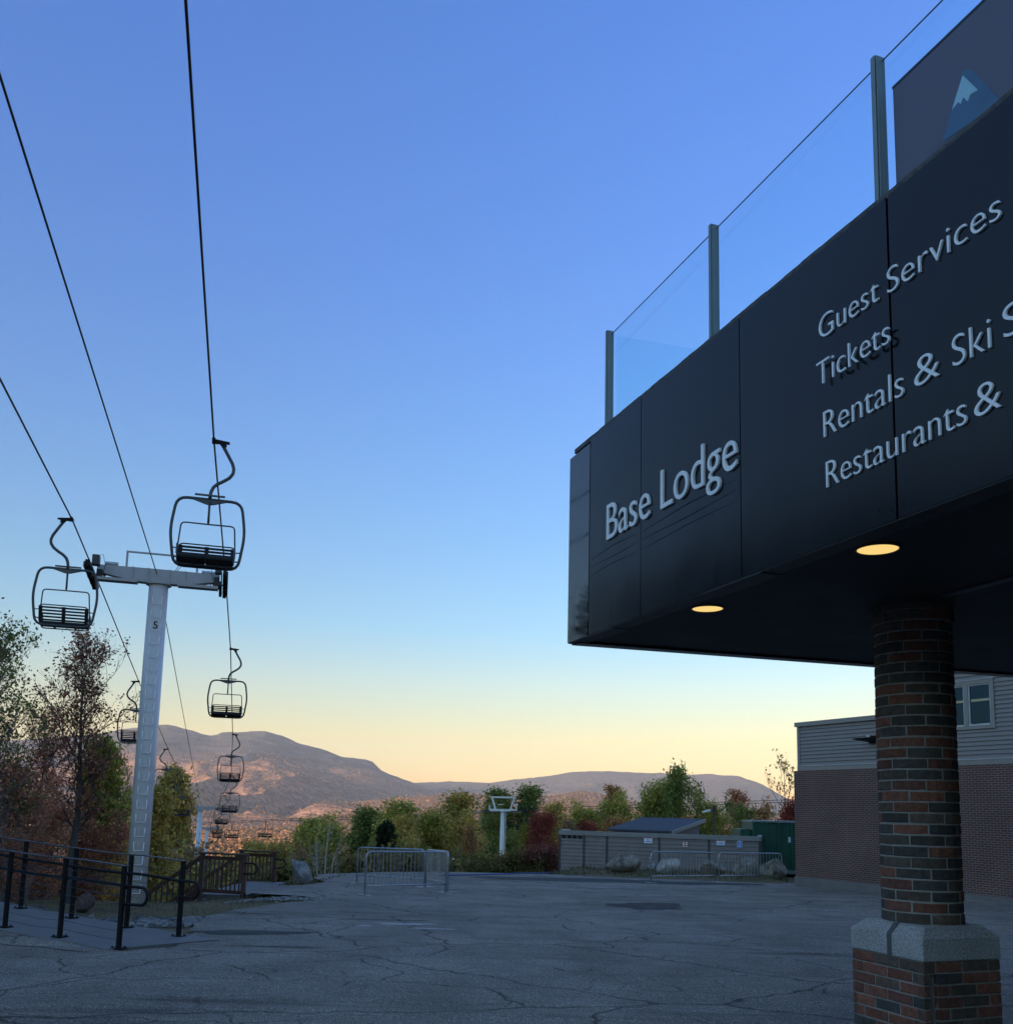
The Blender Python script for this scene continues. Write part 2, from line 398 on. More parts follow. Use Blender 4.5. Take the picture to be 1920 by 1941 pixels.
x, y = lot_at(820, 1763); blot('worn_patch', M['pale'], x, y, .35, .10, 7)
# grey gravel and pebbles strewn beside the ramp and the landing
def scatter_stones(name, n, region, mat, smin, smax, seed):
    r = np.random.default_rng(seed); V = []; Q = []; C = []
    base = np.array([(-1, -1, -.6), (1, -1, -.6), (1, 1, -.6), (-1, 1, -.6), (-.7, -.7, .6), (.7, -.7, .6), (.7, .7, .6), (-.7, .7, .6)])
    fs = np.array([(0, 1, 5, 4), (1, 2, 6, 5), (2, 3, 7, 6), (3, 0, 4, 7), (4, 5, 6, 7)])
    for i in range(n):
        x, y = region(r); s = r.uniform(smin, smax)*r.uniform(.6, 1.3); a = r.uniform(0, 6.3)
        p = base*s*np.array([1, r.uniform(.6, 1), r.uniform(.5, .9)])*r.uniform(.75, 1.2, (8, 3))
        p = np.c_[p[:, 0]*math.cos(a)-p[:, 1]*math.sin(a), p[:, 0]*math.sin(a)+p[:, 1]*math.cos(a), p[:, 2]]
        p += (x, y, max(gz(x, y), -9)+s*.25); Q.append(fs+8*i); V.append(p); g_ = r.uniform(.4, 1.5); C += [(g_, g_, g_*r.uniform(.9, 1.02))]*5
    o = npmesh(name, np.concatenate(V), np.concatenate(Q), mat, col=C); return tag(o, kind='stuff')
t = NT('pebble'); t.set(Base_Color=t.mix(1.0, (.2, .195, .19), t.n('VertexColor', layer_name='Col').outputs[0], 'MULTIPLY'), Roughness=.9); M['pebble'] = t.m
def reg_ramp(r):
    s = r.uniform(0, 1)**1.2; x = -5.4-s*7.5+r.normal(0, .2); y = 15.6+.5*(-5.4-x)+abs(r.normal(0, .75))+.25; return x, y
o = scatter_stones('pebbles', 900, reg_ramp, M['pebble'], .02, .085, 5); tag(o, 'loose grey pebbles strewn along the back of the concrete ramp', 'pebbles')
def reg_land(r): return -5.0+r.normal(0, .55), 22.5+r.normal(0, .32)
o = scatter_stones('gravel', 500, reg_land, M['pebble'], .015, .04, 6); tag(o, 'pale gravel patch in front of the brown stair landing', 'gravel')
# dead grass tufts
def tufts(name, n, region, cols, h0, h1, seed, label):
    r = np.random.default_rng(seed); V = np.zeros((n, 4, 3)); C = np.zeros((n, 3))
    for i in range(n):
        x, y = region(r); z = gz(x, y)-.015; h = r.uniform(h0, h1); a = r.uniform(0, 6.3); wd = h*.16; l = r.normal(0, h*.45, 2)
        dx, dy = math.cos(a)*wd, math.sin(a)*wd
        V[i] = [(x-dx, y-dy, z), (x+dx, y+dy, z), (x+dx*.3+l[0], y+dy*.3+l[1], z+h), (x-dx*.3+l[0], y-dy*.3+l[1], z+h)]
        C[i] = np.array(cols[r.integers(len(cols))])*r.uniform(.7, 1.3)
    t = NT(name+'_blade'); t.set(Base_Color=t.n('VertexColor', layer_name='Col').outputs[0], Roughness=.9)
    o = npmesh(name, V.reshape(-1, 3), np.arange(n*4).reshape(n, 4), t.m, col=C); return tag(o, label, 'grass', kind='stuff')
def reg_grass(r):
    while True:
        x = r.uniform(-16, -4.4); y = r.uniform(15.5, 27)
        if x < np.interp(y, [q[0] for q in XL], [q[1] for q in XL])-.1 and y > 15.9+.5*max(0, -5.4-x) and not (-9.6 < x < -6.4 and 24 < y < 28.2): return x, y
tufts('dead_grass', 3200, reg_grass, [(.22, .17, .10), (.16, .13, .07), (.10, .105, .045), (.24, .15, .085)], .02, .07, 7, 'short brown and green grass between the ramp and the wooden stairs')
def reg_mound(r):
    if r.uniform() < .35: x = r.uniform(-8.5, -5.6); y = r.uniform(28.4, 36)
    else: x = r.uniform(2.0, 11.2); y = r.uniform(38.6, 41.8)-.30*(x-4)
    return x, y
tufts('fence_grass', 3500, reg_mound, [(.10, .10, .04), (.12, .09, .05), (.07, .085, .03)], .04, .16, 8, 'rough grass strip along the foot of the board fence and by the boulder')

# --- far terrain: mountains as height fields in polar coordinates
def vnoise(x, y, seed):
    r = np.random.default_rng(seed); T = r.uniform(-1, 1, (64, 64)); xi = np.floor(x).astype(int); yi = np.floor(y).astype(int); fx = x-xi; fy = y-yi
    fx = fx*fx*(3-2*fx); fy = fy*fy*(3-2*fy); q = lambda i, j: T[(yi+j) % 64, (xi+i) % 64]
    return (q(0, 0)*(1-fx)+q(1, 0)*fx)*(1-fy)+(q(0, 1)*(1-fx)+q(1, 1)*fx)*fy
def fbm(x, y, seed, o=5):
    s = 0; a = 1
    for k in range(o): s = s+a*vnoise(x*2**k, y*2**k, seed+k); a *= .5
    return s
def prof_fn(px):
    az = []; el = []
    for u, v in px:
        d = ray(u, v); az.append(math.atan2(d[0], d[1])); el.append(d[2]/math.hypot(d[0], d[1]))
    return lambda a: np.interp(a, az, el)
class Range:
    def __init__(s, px, R, r0, z0, power, amp, seed, wob):
        s.p = prof_fn(px); s.R = R; s.r0 = r0; s.z0 = z0; s.pw = power; s.amp = amp; s.seed = seed; s.wob = wob
    def z(s, a, r):
        Rr = s.R*(1+s.wob*fbm(a*6, a*0+3.3, s.seed+30, 3)); t = (r-s.r0)/(Rr-s.r0); tc = np.clip(t, 0, 1)
        soft = sum(s.p(a+k*.006) for k in range(-4, 5))/9.0; sharp = s.p(a)+.00022*fbm(a*230, a*0+1.7, s.seed+3, 4)
        zr = (soft+(sharp-soft)*np.clip(tc, 0, 1)**14)*Rr+EYE
        base = s.z0+(zr-s.z0)*tc**s.pw
        w = np.clip(4*tc*(1-tc), 0, 1)
        rid = 1-np.abs(fbm(a*r/900.0+fbm(a*r/1500., r/1500., s.seed+9, 3)*.6, r/2600.0, s.seed, 5))
        sm = fbm(a*r/420., r/700., s.seed+5, 4)
        z = base+s.amp*w*(rid-.62)*np.clip((zr-s.z0)/500, .15, 1.2)+s.amp*.07*w*sm
        return np.where(t > 1, zr-(r-Rr)*.45, z)
    def mesh(s, name, mat, a0, a1, na, nr):
        a = np.linspace(rad(a0), rad(a1), na); r = np.concatenate([np.linspace(s.r0, s.R*.9, nr), np.linspace(s.R*.905, s.R*1.12, nr//2)])
        A, Rr = np.meshgrid(a, r); Z = s.z(A, Rr)
        o = npmesh(name, np.c_[(Rr*np.sin(A)).ravel(), (Rr*np.cos(A)).ravel(), Z.ravel()], grid_faces(na, len(r)), mat, smooth=True)
        return tag(o, kind='structure')
big = Range([(-500, 1500), (-200, 1440), (0, 1405), (180, 1392), (200, 1389.5), (230, 1382), (260, 1379.5), (302, 1373.5), (319, 1373.5), (331, 1376), (347.5, 1381), (367.5, 1386), (384, 1392), (399, 1394.5), (411, 1393), (419.5, 1388.5), (434.6, 1387.5), (458, 1388.5), (475, 1386), (501.6, 1386), (515, 1389.5), (535, 1395), (552, 1402), (565, 1408.6), (582, 1413), (602, 1418), (619, 1423), (632, 1428.7), (649, 1435), (666, 1436.4), (692.6, 1439.8), (706, 1443.8), (712.7, 1450.5), (722.7, 1460.5), (736, 1467), (753, 1473), (769.6, 1479), (786, 1484.7), (800, 1492), (830, 1501), (880, 1506), (960, 1512), (1100, 1540), (1500, 1570)], 8000, 2300, -78, 1.75, 120, 11, .02)
far = Range([(300, 1500), (600, 1490), (700, 1485), (760, 1484), (790, 1484), (830, 1482), (865, 1481), (930, 1484), (970, 1478), (1040, 1471), (1085, 1463), (1100, 1463), (1130, 1461), (1180, 1463), (1240, 1466), (1250, 1465), (1295, 1469),
             (1340, 1467), (1400, 1471), (1435, 1482), (1460, 1495), (1490, 1514), (1560, 1530), (1700, 1545), (2300, 1560)], 10500, 6500, -40, 1.3, 90, 23, .03)
mid = Range([(400, 1575), (560, 1550), (660, 1526), (700, 1516), (760, 1511), (850, 1506), (940, 1506), (1000, 1510), (1050, 1507), (1095, 1499), (1130, 1503), (1170, 1513), (1220, 1527), (1300, 1540), (1500, 1550), (2000, 1560)], 4200, 2000, -76, 1.5, 35, 31, .06)
big.mesh('mountain', M['mountain'], -36, 14, 1300, 260)
far.mesh('far_mountain', M['far_ridge'], -20, 30, 300, 60)
mid.mesh('low_hill', M['mid_hill'], -18, 28, 260, 80)
# wooded ski hill behind and left of the camera: it shades the base area from the low sun
def ski_hill():
    xs = np.linspace(-1150, 600, 90); ys = np.linspace(-1000, 350, 70); A, B = np.meshgrid(xs, ys)
    sx_, sy_ = math.sin(SUN_AZ), math.cos(SUN_AZ)
    d = A*sx_+B*sy_; q = -A*sy_+B*sx_                     # towards the sun, and across
    H = 88*np.exp(-((d-390)/135.0)**2)*np.exp(-(q/640.0)**4)+5*fbm(A/60, B/60, 77, 4)*np.exp(-((d-390)/190.0)**2)
    edge = np.clip((d-75)/60, 0, 1); H = np.where(d > 75, H*edge, 0)
    o = npmesh('ski_hill', np.c_[A.ravel(), B.ravel(), (H+ground_z(A, B)-.5-3*(1-edge)).ravel()], grid_faces(90, 70), M['hill_dark'], smooth=True)
    tag(o, kind='structure')
ski_hill()
# haze: the evening air between here and the far ridges
def haze():
    o = MB().box(-9000, 9000, -1400, 12600, -400, 800).build('haze', bpy.data.materials.new('haze_air'))
    m = o.data.materials[0]; m.use_nodes = True; n = m.node_tree; n.nodes.clear()
    out = n.nodes.new('ShaderNodeOutputMaterial'); v = n.nodes.new('ShaderNodeVolumePrincipled')
    v.inputs['Color'].default_value = (.72, .84, 1.0, 1); v.inputs['Density'].default_value = 4.0e-5; v.inputs['Anisotropy'].default_value = 0.0
    n.links.new(v.outputs[0], out.inputs['Volume']); tag(o, kind='stuff'); tag(o, 'thin evening haze in front of the mountains', 'haze')
HAZE = True
if HAZE: haze()
# ------------------------------------------------------------------ trees
def tube_np(P, R, n):
    k = len(P); vs = np.zeros((k, n, 3)); prev = None
    for i in range(k):
        d = P[min(i+1, k-1)]-P[max(i-1, 0)]; d = d/(np.linalg.norm(d)+1e-9)
        if prev is None: x = np.cross(d, (0.3, 1, 0.1))
        else: x = prev-d*(prev@d)
        x /= np.linalg.norm(x)+1e-9; prev = x; y = np.cross(d, x)
        for j in range(n):
            a = 2*math.pi*j/n; vs[i, j] = P[i]+R[i]*(math.cos(a)*x+math.sin(a)*y)
    q = []
    for i in range(k-1):
        for j in range(n): q.append((i*n+j, i*n+(j+1) % n, (i+1)*n+(j+1) % n, (i+1)*n+j))
    return vs.reshape(-1, 3), np.array(q)
def grow(seed, H=10.0, tr=.16, cb=.18, width=2.6, shape='round', nl=22, up=.5, sub=5, twig=4, leaves=9, ls=.16, spread=.28, stems=1, thin=1.0, jit=.2):
    """returns trunk mesh arrays and crown mesh arrays of a tree H metres tall"""
    r = np.random.default_rng(seed); WV = []; WQ = []; wn = 0; tips = []
    def addtube(P, R, n):
        nonlocal wn
        v, q = tube_np(np.array(P), R, n); WV.append(v); WQ.append(q+wn); wn += len(v)
    def env(t):
        if shape == 'round': return math.sqrt(max(0, 1-((t-.55)/.50)**2))*.92+.06
        if shape == 'cone': return (1-t)*1.05+.05
        if shape == 'tall': return min(1, (t+.05)*2.2)*max(0.08, (1-t)**.62)
        return min(1, .25+t*1.1)*max(.18, (1.12-t)**.5)      # vase
    def path(p, d, L, k, wig, upb):
        P = [p]; d = d/np.linalg.norm(d)
        for i in range(k):
            d = d+r.normal(0, wig, 3)+np.array((0, 0, upb)); d /= np.linalg.norm(d); P.append(P[-1]+d*L/k)
        return P
    for st in range(stems):
        d0 = np.array((0, 0, 1.))+(r.normal(0, .16, 3)*np.array((1, 1, 0)) if stems > 1 else r.normal(0, .02, 3))
        P0 = np.array((r.normal(0, .12), r.normal(0, .12), -.35)) if stems > 1 else np.array((0, 0, -.35))
        Hs = H*(1 if st == 0 else r.uniform(.75, .97)); T = path(P0, d0, Hs+.3, 10, .05, .03)
        T = np.array(T); R = tr*(1-np.linspace(0, 1, 11)**.9*.93)*(1 if stems == 1 else .75); R[0] *= 1.35
        addtube(T, R, 7)
        for i in range(nl//stems):
            t = cb+(1-cb)*((i+r.uniform(0, 1))/(nl/stems))**.9; t = min(t, .985)
            f = t*10; k = int(min(9, f)); p = T[k]+(T[k+1]-T[k])*(f-k)
            a = i*2.399+r.uniform(-.5, .5); tt = (t-cb)/(1-cb)
            L = max(.35, width*env(tt)*r.uniform(1-jit*1.6, 1+jit))
            upk = up+.75*tt
            d = np.array((math.cos(a), math.sin(a), upk*r.uniform(.6, 1.3))); L *= 1/max(.75, math.hypot(1, upk*.6))
            B = path(p, d, L, 5, .12, .07 if up > .2 else -.02); r0 = max(.014, R[k]*.42)*thin
            addtube(B, np.linspace(r0, r0*.3, 6), 5)
            for j in range(sub):
                q = r.uniform(.3, 1.0)*5; k2 = int(min(4, q)); p2 = B[k2]+(B[k2+1]-B[k2])*(q-k2)
                bd = B[k2+1]-B[k2]; bd /= np.linalg.norm(bd)
                d2 = bd+r.normal(0, .55, 3)+np.array((0, 0, .2)); L2 = L*r.uniform(.28, .5)+.15
                S = path(p2, d2, L2, 3, .14, .06); addtube(S, np.linspace(r0*.42, r0*.16, 4), 4)
                for m in range(twig):
                    q = r.uniform(.2, 1.0)*3; k3 = int(min(2, q)); p3 = S[k3]+(S[k3+1]-S[k3])*(q-k3)
                    d3 = (S[k3+1]-S[k3]); d3 = d3/np.linalg.norm(d3)+r.normal(0, .6, 3)+np.array((0, 0, .15)); L3 = L2*r.uniform(.3, .6)+.1
                    W = path(p3, d3, L3, 2, .15, .03); addtube(W, np.array((r0*.16, r0*.11, r0*.06))+.0025, 3)
                    tips.append((W[1]+W[2])/2); tips.append(W[2])
                tips.append(S[3])
            tips.append(B[5])
    tips = np.array(tips); n = len(tips); cr = None
    if leaves > 0:
        tot = int(n*leaves); idx = r.integers(0, n, tot)
        # clumps: some twigs carry many leaves, some few
        wgt = r.gamma(1.4, 1.0, n); idx = r.choice(n, tot, p=wgt/wgt.sum())
        c = tips[idx]+r.normal(0, spread, (tot, 3))*np.array((1, 1, .8))
        s = ls*r.uniform(.6, 1.35, (tot, 1)); a = r.normal(0, 1, (tot, 3)); a /= np.linalg.norm(a, axis=1, keepdims=True)
        b = np.cross(a, r.normal(0, 1, (tot, 3))); b /= np.linalg.norm(b, axis=1, keepdims=True)
        V = np.stack([c-a*s, c+b*s*.55, c+a*s, c-b*s*.55], 1).reshape(-1, 3)
        tb = r.uniform(.6, 1.4, n)[idx]*r.uniform(.7, 1.3, tot); hue = r.normal(0, .10, n)[idx]
        col = np.stack([tb*(1+hue), tb, tb*(1-hue*.5)], 1)
        cr = (V, np.arange(tot*4).reshape(tot, 4), col)
    return np.concatenate(WV), np.concatenate(WQ), cr
class Kind:
    def __init__(s, bark, **kw):
        wv, wq, cr = grow(**kw); s.bark = bark
        s.H = float(np.percentile((cr[0] if cr else wv)[:, 2], 99.7)); s.rad = float(np.percentile(np.abs((cr[0] if cr else wv)[:, 0]), 97)); s.w = npmesh('trunk', wv, wq, M[bark], link=False, smooth=True)
        s.c = npmesh('crown', cr[0], cr[1], LEAF['green'], col=cr[2], link=False) if cr else None
K = {
 'broad_a': Kind('bark', seed=1, width=2.7, nl=26, leaves=13, ls=.10, spread=.36),
 'broad_b': Kind('bark', seed=2, width=2.9, nl=24, leaves=12, ls=.10, cb=.10, jit=.35, spread=.32),
 'broad_c': Kind('bark_grey', seed=3, width=2.7, nl=24, leaves=12, ls=.095, cb=.06, shape='vase', jit=.35, spread=.3),
 'tall_a': Kind('bark', seed=4, width=2.1, nl=30, leaves=13, ls=.09, shape='tall', cb=.05, up=.7, jit=.3, spread=.3),
 'tall_b': Kind('bark_grey', seed=5, width=2.4, nl=28, leaves=11, ls=.09, shape='tall', cb=.06, up=.8, jit=.4, spread=.3),
 'loose_a': Kind('bark', seed=6, width=2.6, nl=22, leaves=7, ls=.095, shape='vase', jit=.35, spread=.22),
 'loose_b': Kind('bark_grey', seed=7, width=2.4, nl=20, leaves=5.5, ls=.09, cb=.2, up=.9, jit=.4, spread=.2),
 'bare': Kind('bark_grey', seed=8, width=2.3, nl=22, leaves=.35, ls=.10, cb=.25, up=1.0, jit=.35, spread=.1),
 'birch': Kind('twig_white', seed=9, H=10, width=1.7, nl=22, tr=.13, leaves=3.0, ls=.12, cb=.35, up=.8, jit=.4, spread=.25, stems=2, thin=.6),
 'birch_bare': Kind('twig_white', seed=39, H=10, width=1.5, nl=20, tr=.17, leaves=.5, ls=.10, cb=.3, up=1.1, jit=.4, spread=.2, stems=3, thin=.7),
 'shrub_a': Kind('bark', seed=10, H=4, tr=.05, width=1.7, nl=26, leaves=14, ls=.075, cb=.03, stems=3, shape='vase', spread=.18),
 'shrub_b': Kind('bark_grey', seed=11, H=4, tr=.05, width=1.5, nl=24, leaves=12, ls=.07, cb=.03, stems=4, up=.9, spread=.18, jit=.4),
 'conifer': Kind('bark', seed=12, H=8, tr=.1, width=1.5, nl=46, leaves=6, ls=.11, cb=.06, shape='cone', up=-.1, sub=4, twig=3, spread=.1),
 'maple': Kind('bark', seed=21, H=7, tr=.15, width=3.0, nl=36, sub=7, twig=6, leaves=1.5, ls=.05, cb=.30, up=1.0, shape='vase', stems=1, spread=.10, jit=.3, thin=.9),
 'near_green': Kind('bark_grey', seed=22, H=7, tr=.11, width=2.0, nl=30, sub=6, twig=5, leaves=2.2, ls=.055, cb=.22, up=.9, shape='round', spread=.13, jit=.3),
 'near_leafy': Kind('bark', seed=23, H=7, tr=.10, width=1.8, nl=36, sub=6, twig=4, leaves=10, ls=.075, cb=.08, up=.7, shape='tall', spread=.2, jit=.3),
 'near_bush': Kind('bark_grey', seed=24, H=3.5, tr=.04, width=1.5, nl=32, sub=5, twig=4, leaves=3.6, ls=.05, cb=.02, up=.8, stems=4, shape='vase', spread=.14, jit=.45),
 'sapling': Kind('bark_grey', seed=25, H=4, tr=.03, width=1.2, nl=18, sub=3, twig=2, leaves=0, cb=.15, up=.9, stems=3, jit=.5, thin=.6),
}
tr_rng = random.Random(99)
def plant(kind, color, u, vtop, Yd, label, group=None, wf=1.0, name='tree', cat='tree', x=None, h=None, rz=None):
    k = K[kind]; x = xat(u, Yd) if x is None else x; z = gz(x, Yd)
    if h is None: h = at(u, vtop, Yd)[2]-z
    s = h/k.H; root = empty(name, (x, Yd, z-.05), tr_rng.uniform(0, 6.28) if rz is None else rz, label, cat, group)
    root.scale = (s*wf, s*wf, s)
    o = bpy.data.objects.new('trunk', k.w); COL.objects.link(o); o.parent = root
    if k.c:
        c = bpy.data.objects.new('crown', k.c); COL.objects.link(c); c.parent = root
        c.material_slots[0].link = 'OBJECT'; c.material_slots[0].material = LEAF[color]
    return root
G = 'trees standing below the far edge of the lot'
for a in [
 ('broad_a', 'olive', 505, 1592, 64, 'low olive tree seen over the brown panel with the looped handrail'),
 ('tall_a', 'green', 544, 1552, 70, 'pointed young green tree left of the bare white birch', 1.1),
 ('loose_b', 'brown', 578, 1596, 62, 'thin brownish tree between the pointed young green tree and the white birch'),
 ('broad_b', 'green', 646, 1545, 68, 'green tree just right of the bare white birch', .75),
 ('tall_b', 'dark_green', 673, 1530, 74, 'narrow dark green tree over the left end of the rear barrier', 1.1),
 ('tall_a', 'green', 702, 1519, 78, 'pointed green tree, the tallest behind the left barriers', 1.25),
 ('broad_c', 'olive', 762, 1545, 72, 'low spreading olive tree behind the middle of the left barriers', .8),
 ('broad_a', 'olive', 800, 1534, 84, 'rounded olive tree left of the tall double-topped olive tree', .8),
 ('tall_b', 'olive', 851, 1503, 82, 'tall double-topped olive tree midway between barriers and far lift tower', 1.35),
 ('broad_b', 'olive', 878, 1537, 76, 'broad olive tree on the right flank of the tall double-topped tree', .8),
 ('loose_a', 'orange', 896, 1566, 72, 'small orange-tinged tree just left of the far lift tower', .6),
 ('tall_a', 'dark_green', 943, 1496, 126, 'dark green tree rising directly behind the far lift tower head', 1.2),
 ('tall_b', 'dark_green', 980, 1490, 128, 'dark pointed tree rising just right of the far lift tower head', 1.25),
 ('broad_c', 'dark_green', 921, 1523, 122, 'short dark green tree left of the far lift tower head', .7),
 ('broad_b', 'dark_green', 965, 1575, 118, 'low dark green tree behind the far lift tower pole', .8),
 ('broad_a', 'red', 1020, 1537, 78, 'dark red tree between the far lift tower and the board enclosure', .62),
 ('broad_c', 'olive', 1051, 1521, 86, 'yellowish olive tree behind the dark red tree', .8),
 ('broad_b', 'green', 1078, 1519, 90, 'rounded green tree above the left corner of the board enclosure', .75),
 ('loose_a', 'brown', 1105, 1556, 80, 'thin brown tree above the left end of the board enclosure', .8),
 ('broad_c', 'red', 1128, 1556, 74, 'small crimson tree above the left part of the board enclosure', .7),
 ('broad_b', 'green', 1164, 1502, 88, 'green tree left of the flat shed roof, first of the high group', .75),
 ('loose_a', 'orange', 1192, 1490, 98, 'sparse reddish-brown tree top between two green trees above the shed', .7),
 ('broad_a', 'orange', 1186, 1548, 70, 'orange tree low at the left end of the shed roof', .7),
 ('broad_a', 'green', 1226, 1479, 84, 'large rounded green tree behind the middle of the shed roof', .85),
 ('loose_a', 'orange', 1273, 1547, 66, 'small orange-red tree just above the shed roof ridge', .6),
 ('broad_c', 'dark_green', 1296, 1452, 80, 'tallest green tree above the shed roof, standing clear against the sky', .72),
 ('broad_b', 'green', 1332, 1505, 82, 'green tree on the right shoulder of the tallest tree', .6),
 ('loose_b', 'dark_green', 1384, 1508, 76, 'grey-green loose tree right of the lamp on its pole', .9),
 ('loose_a', 'brown', 1408, 1522, 84, 'brownish half-bare tree above the left end of the green dumpster', .7),
 ('loose_a', 'russet', 1433, 1498, 90, 'russet half-bare tree behind the green dumpster', .7),
 ('loose_b', 'orange', 1459, 1512, 80, 'thin orange-brown tree above the middle of the green dumpster', .8),
 ('broad_a', 'red', 1486, 1512, 66, 'bright red tree against the corner of the brick building', .62),
 ('bare', 'olive', 1487, 1420, 78, 'tall nearly bare tree beside the roof corner of the brick building', .8),
 ('tall_b', 'lime', 474, 1598, 78, 'yellow-green young tree above the second brown railing'), ('broad_c', 'lime', 597, 1582, 76, 'yellow-green tree directly behind the bare white birch', .8),
 ('tall_a', 'olive', 627, 1562, 80, 'slim olive tree in the gap right of the white birch', .9), ('broad_b', 'lime', 728, 1540, 86, 'yellow-green tree behind the small dark spruce', .8),
 ('tall_b', 'green', 748, 1556, 66, 'slim green tree right of the small dark spruce', .9), ('tall_a', 'lime', 822, 1546, 80, 'slim yellow-green tree left of the tall double-topped olive tree', 1.0),
 ('tall_b', 'olive', 905, 1549, 92, 'slim olive tree behind the orange-tinged one by the far lift tower', 1.0), ('broad_c', 'lime', 1008, 1562, 88, 'low yellow-green tree between the far lift tower and the dark red tree', .6),
 ('tall_a', 'lime', 1146, 1540, 84, 'yellow-green slim tree beside the small crimson tree', .8), ('broad_b', 'lime', 1256, 1512, 90, 'yellow-green tree between the large rounded tree and the tallest tree', .6),
 ('tall_b', 'olive', 1358, 1532, 86, 'slim olive tree just behind the lamp pole', .8), ('broad_a', 'lime', 1096, 1536, 96, 'yellow-green round tree peeking over the left end of the board enclosure', .7),
]: plant(*a[:6], G, a[6] if len(a) > 6 else 1.0)
plant('birch_bare', 'brown', 616, 1556, 43.5, 'bare forked white birch just right of the leaning grey boulder', G, .9)
plant('conifer', 'conifer', 731, 1560, 58, 'small dark spruce behind the left barriers', G, .8)
plant('birch', 'olive', 782, 1580, 52, 'thin white-stemmed birch seen through the left barriers', G, .6)
SG = 'bushes along the far edge of the lot'
for a in [('shrub_a', 'under', 462, 1640, 60, 'dark green bush below the lift line, left of the brown landing'), ('shrub_b', 'under', 560, 1622, 50, 'brown bush behind the leaning grey boulder'),
 ('shrub_a', 'under', 655, 1622, 48, 'dark bush right of the white birch'), ('shrub_b', 'under', 690, 1615, 50, 'olive bush behind the left end of the barriers'),
 ('shrub_a', 'under', 742, 1618, 49, 'olive bush below the small dark spruce'), ('shrub_a', 'under', 795, 1612, 50, 'dark green bush behind the right end of the barriers'),
 ('shrub_b', 'under', 838, 1612, 50, 'olive bush left of the thin marker posts'), ('shrub_a', 'under', 905, 1618, 49, 'olive bush right of the thin marker posts'),
 ('shrub_b', 'under', 868, 1612, 50, 'dark green bush left of the far tower pole'), ('shrub_a', 'under', 1008, 1612, 50, 'olive bush right of the far tower pole'),
 ('shrub_a', 'under_red', 1040, 1602, 51, 'dark red bush left of the board enclosure')]:
    plant(*a, SG, .75 if a[2] in (868, 1008, 1040) else 1.2, 'bush', 'bush')
LG = 'trees beside the near lift tower'
plant('maple', 'maple', 138, 1184, 24, 'half-bare reddish maple with dark trunk, left of the near lift tower', LG, 1.0, h=None)
plant('near_green', 'dark_green', 14, 1158, 26, 'half-bare tree with small green leaves at the left edge', LG, .95)
plant('near_green', 'maple', -60, 1175, 27, 'half-bare reddish tree cut by the left edge of the photo', LG, 1.0)
plant('maple', 'maple', 70, 1330, 30, 'lower half-bare maple behind the big reddish maple', LG, .9)
plant('near_leafy', 'green', 210, 1402, 34, 'leafy green tree close left of the near lift tower', LG, .85)
plant('near_leafy', 'olive', 246, 1490, 38, 'olive leafy tree directly behind the near lift tower', LG, .9)
plant('near_leafy', 'olive', 325, 1456, 72, 'loose olive tree just right of the near lift tower', LG, .8)
plant('birch', 'olive', 308, 1520, 58, 'white-stemmed birch in front of the loose olive tree right of the near tower', LG, .5)
plant('bare', 'russet', 246, 1412, 44, 'bare thin tree showing behind the near lift tower', LG, .5)
BG = 'bushes behind the ramp'
plant('near_bush', 'yellow', 226, 1548, 28.5, 'golden yellow bush at the foot of the near lift tower', BG, 1.0, 'bush', 'bush')
for a in [('near_bush', 'russet', 60, 1452, 27, 'tall russet bush behind the dark boulder', 1.1), ('near_bush', 'maple', -5, 1430, 26.5, 'tall reddish bush at the left edge', 1.2), ('near_bush', 'russet', 112, 1510, 25.6, 'russet bush around the maple trunk', 1.1),
          ('near_bush', 'maple', 165, 1530, 27.5, 'reddish bush right of the maple trunk', 1.0), ('near_bush', 'russet', 30, 1560, 24.4, 'low russet bush near the ramp rail at the left', 1.2), ('near_bush', 'olive', 190, 1590, 30, 'olive bush between the yellow bush and the maple', 1.0),
          ('near_bush', 'brown', 300, 1600, 60, 'dull brown bush right of the near lift tower base', 1.3), ('near_bush', 'olive', 345, 1622, 52, 'olive bush right of the white-stemmed birch', 1.6), ('near_bush', 'green', 388, 1650, 60, 'green bush under the second lift tower', 1.6)]:
    plant(*a[:6], BG, a[6], 'bush', 'bush')
for a in [(22, 1392, 20.5, 'pale bare sapling arching at the left edge'), (60, 1500, 21.2, 'short pale bare sapling beside the dark boulder'), (-18, 1470, 19.5, 'pale bare sapling cut by the left edge')]:
    plant('sapling', 'green', *a, 'pale saplings', .9, 'sapling', 'sapling')
# woods that continue left of the picture (they show mirrored in the dark fascia)
for i, (az, d, h, kd, cl) in enumerate([(-37.5, 35.3, 13, 'broad_c', 'conifer'), (-42.8, 36.8, 14.5, 'broad_a', 'conifer'), (-40, 31, 11.5, 'tall_a', 'conifer'), (-45, 28, 11.5, 'tall_b', 'conifer'), (-48, 27, 12, 'broad_a', 'conifer'), (-53, 26, 11.5, 'broad_c', 'conifer'), (-59, 25, 11.8, 'broad_b', 'conifer'), (-66, 25, 11.6, 'broad_a', 'conifer'), (-46, 36, 14, 'broad_b', 'conifer'), (-54, 34, 13.5, 'broad_a', 'conifer'), (-74, 26, 11.5, 'broad_c', 'conifer')]):
    xx, yy = d*math.sin(rad(az)), d*math.cos(rad(az))
    plant(kd, cl, 0, 0, yy, 'leafy tree of the woods beyond the left edge of the photo', 'woods beyond the left edge', .92 if i < 2 else 1.15, x=xx, h=h)
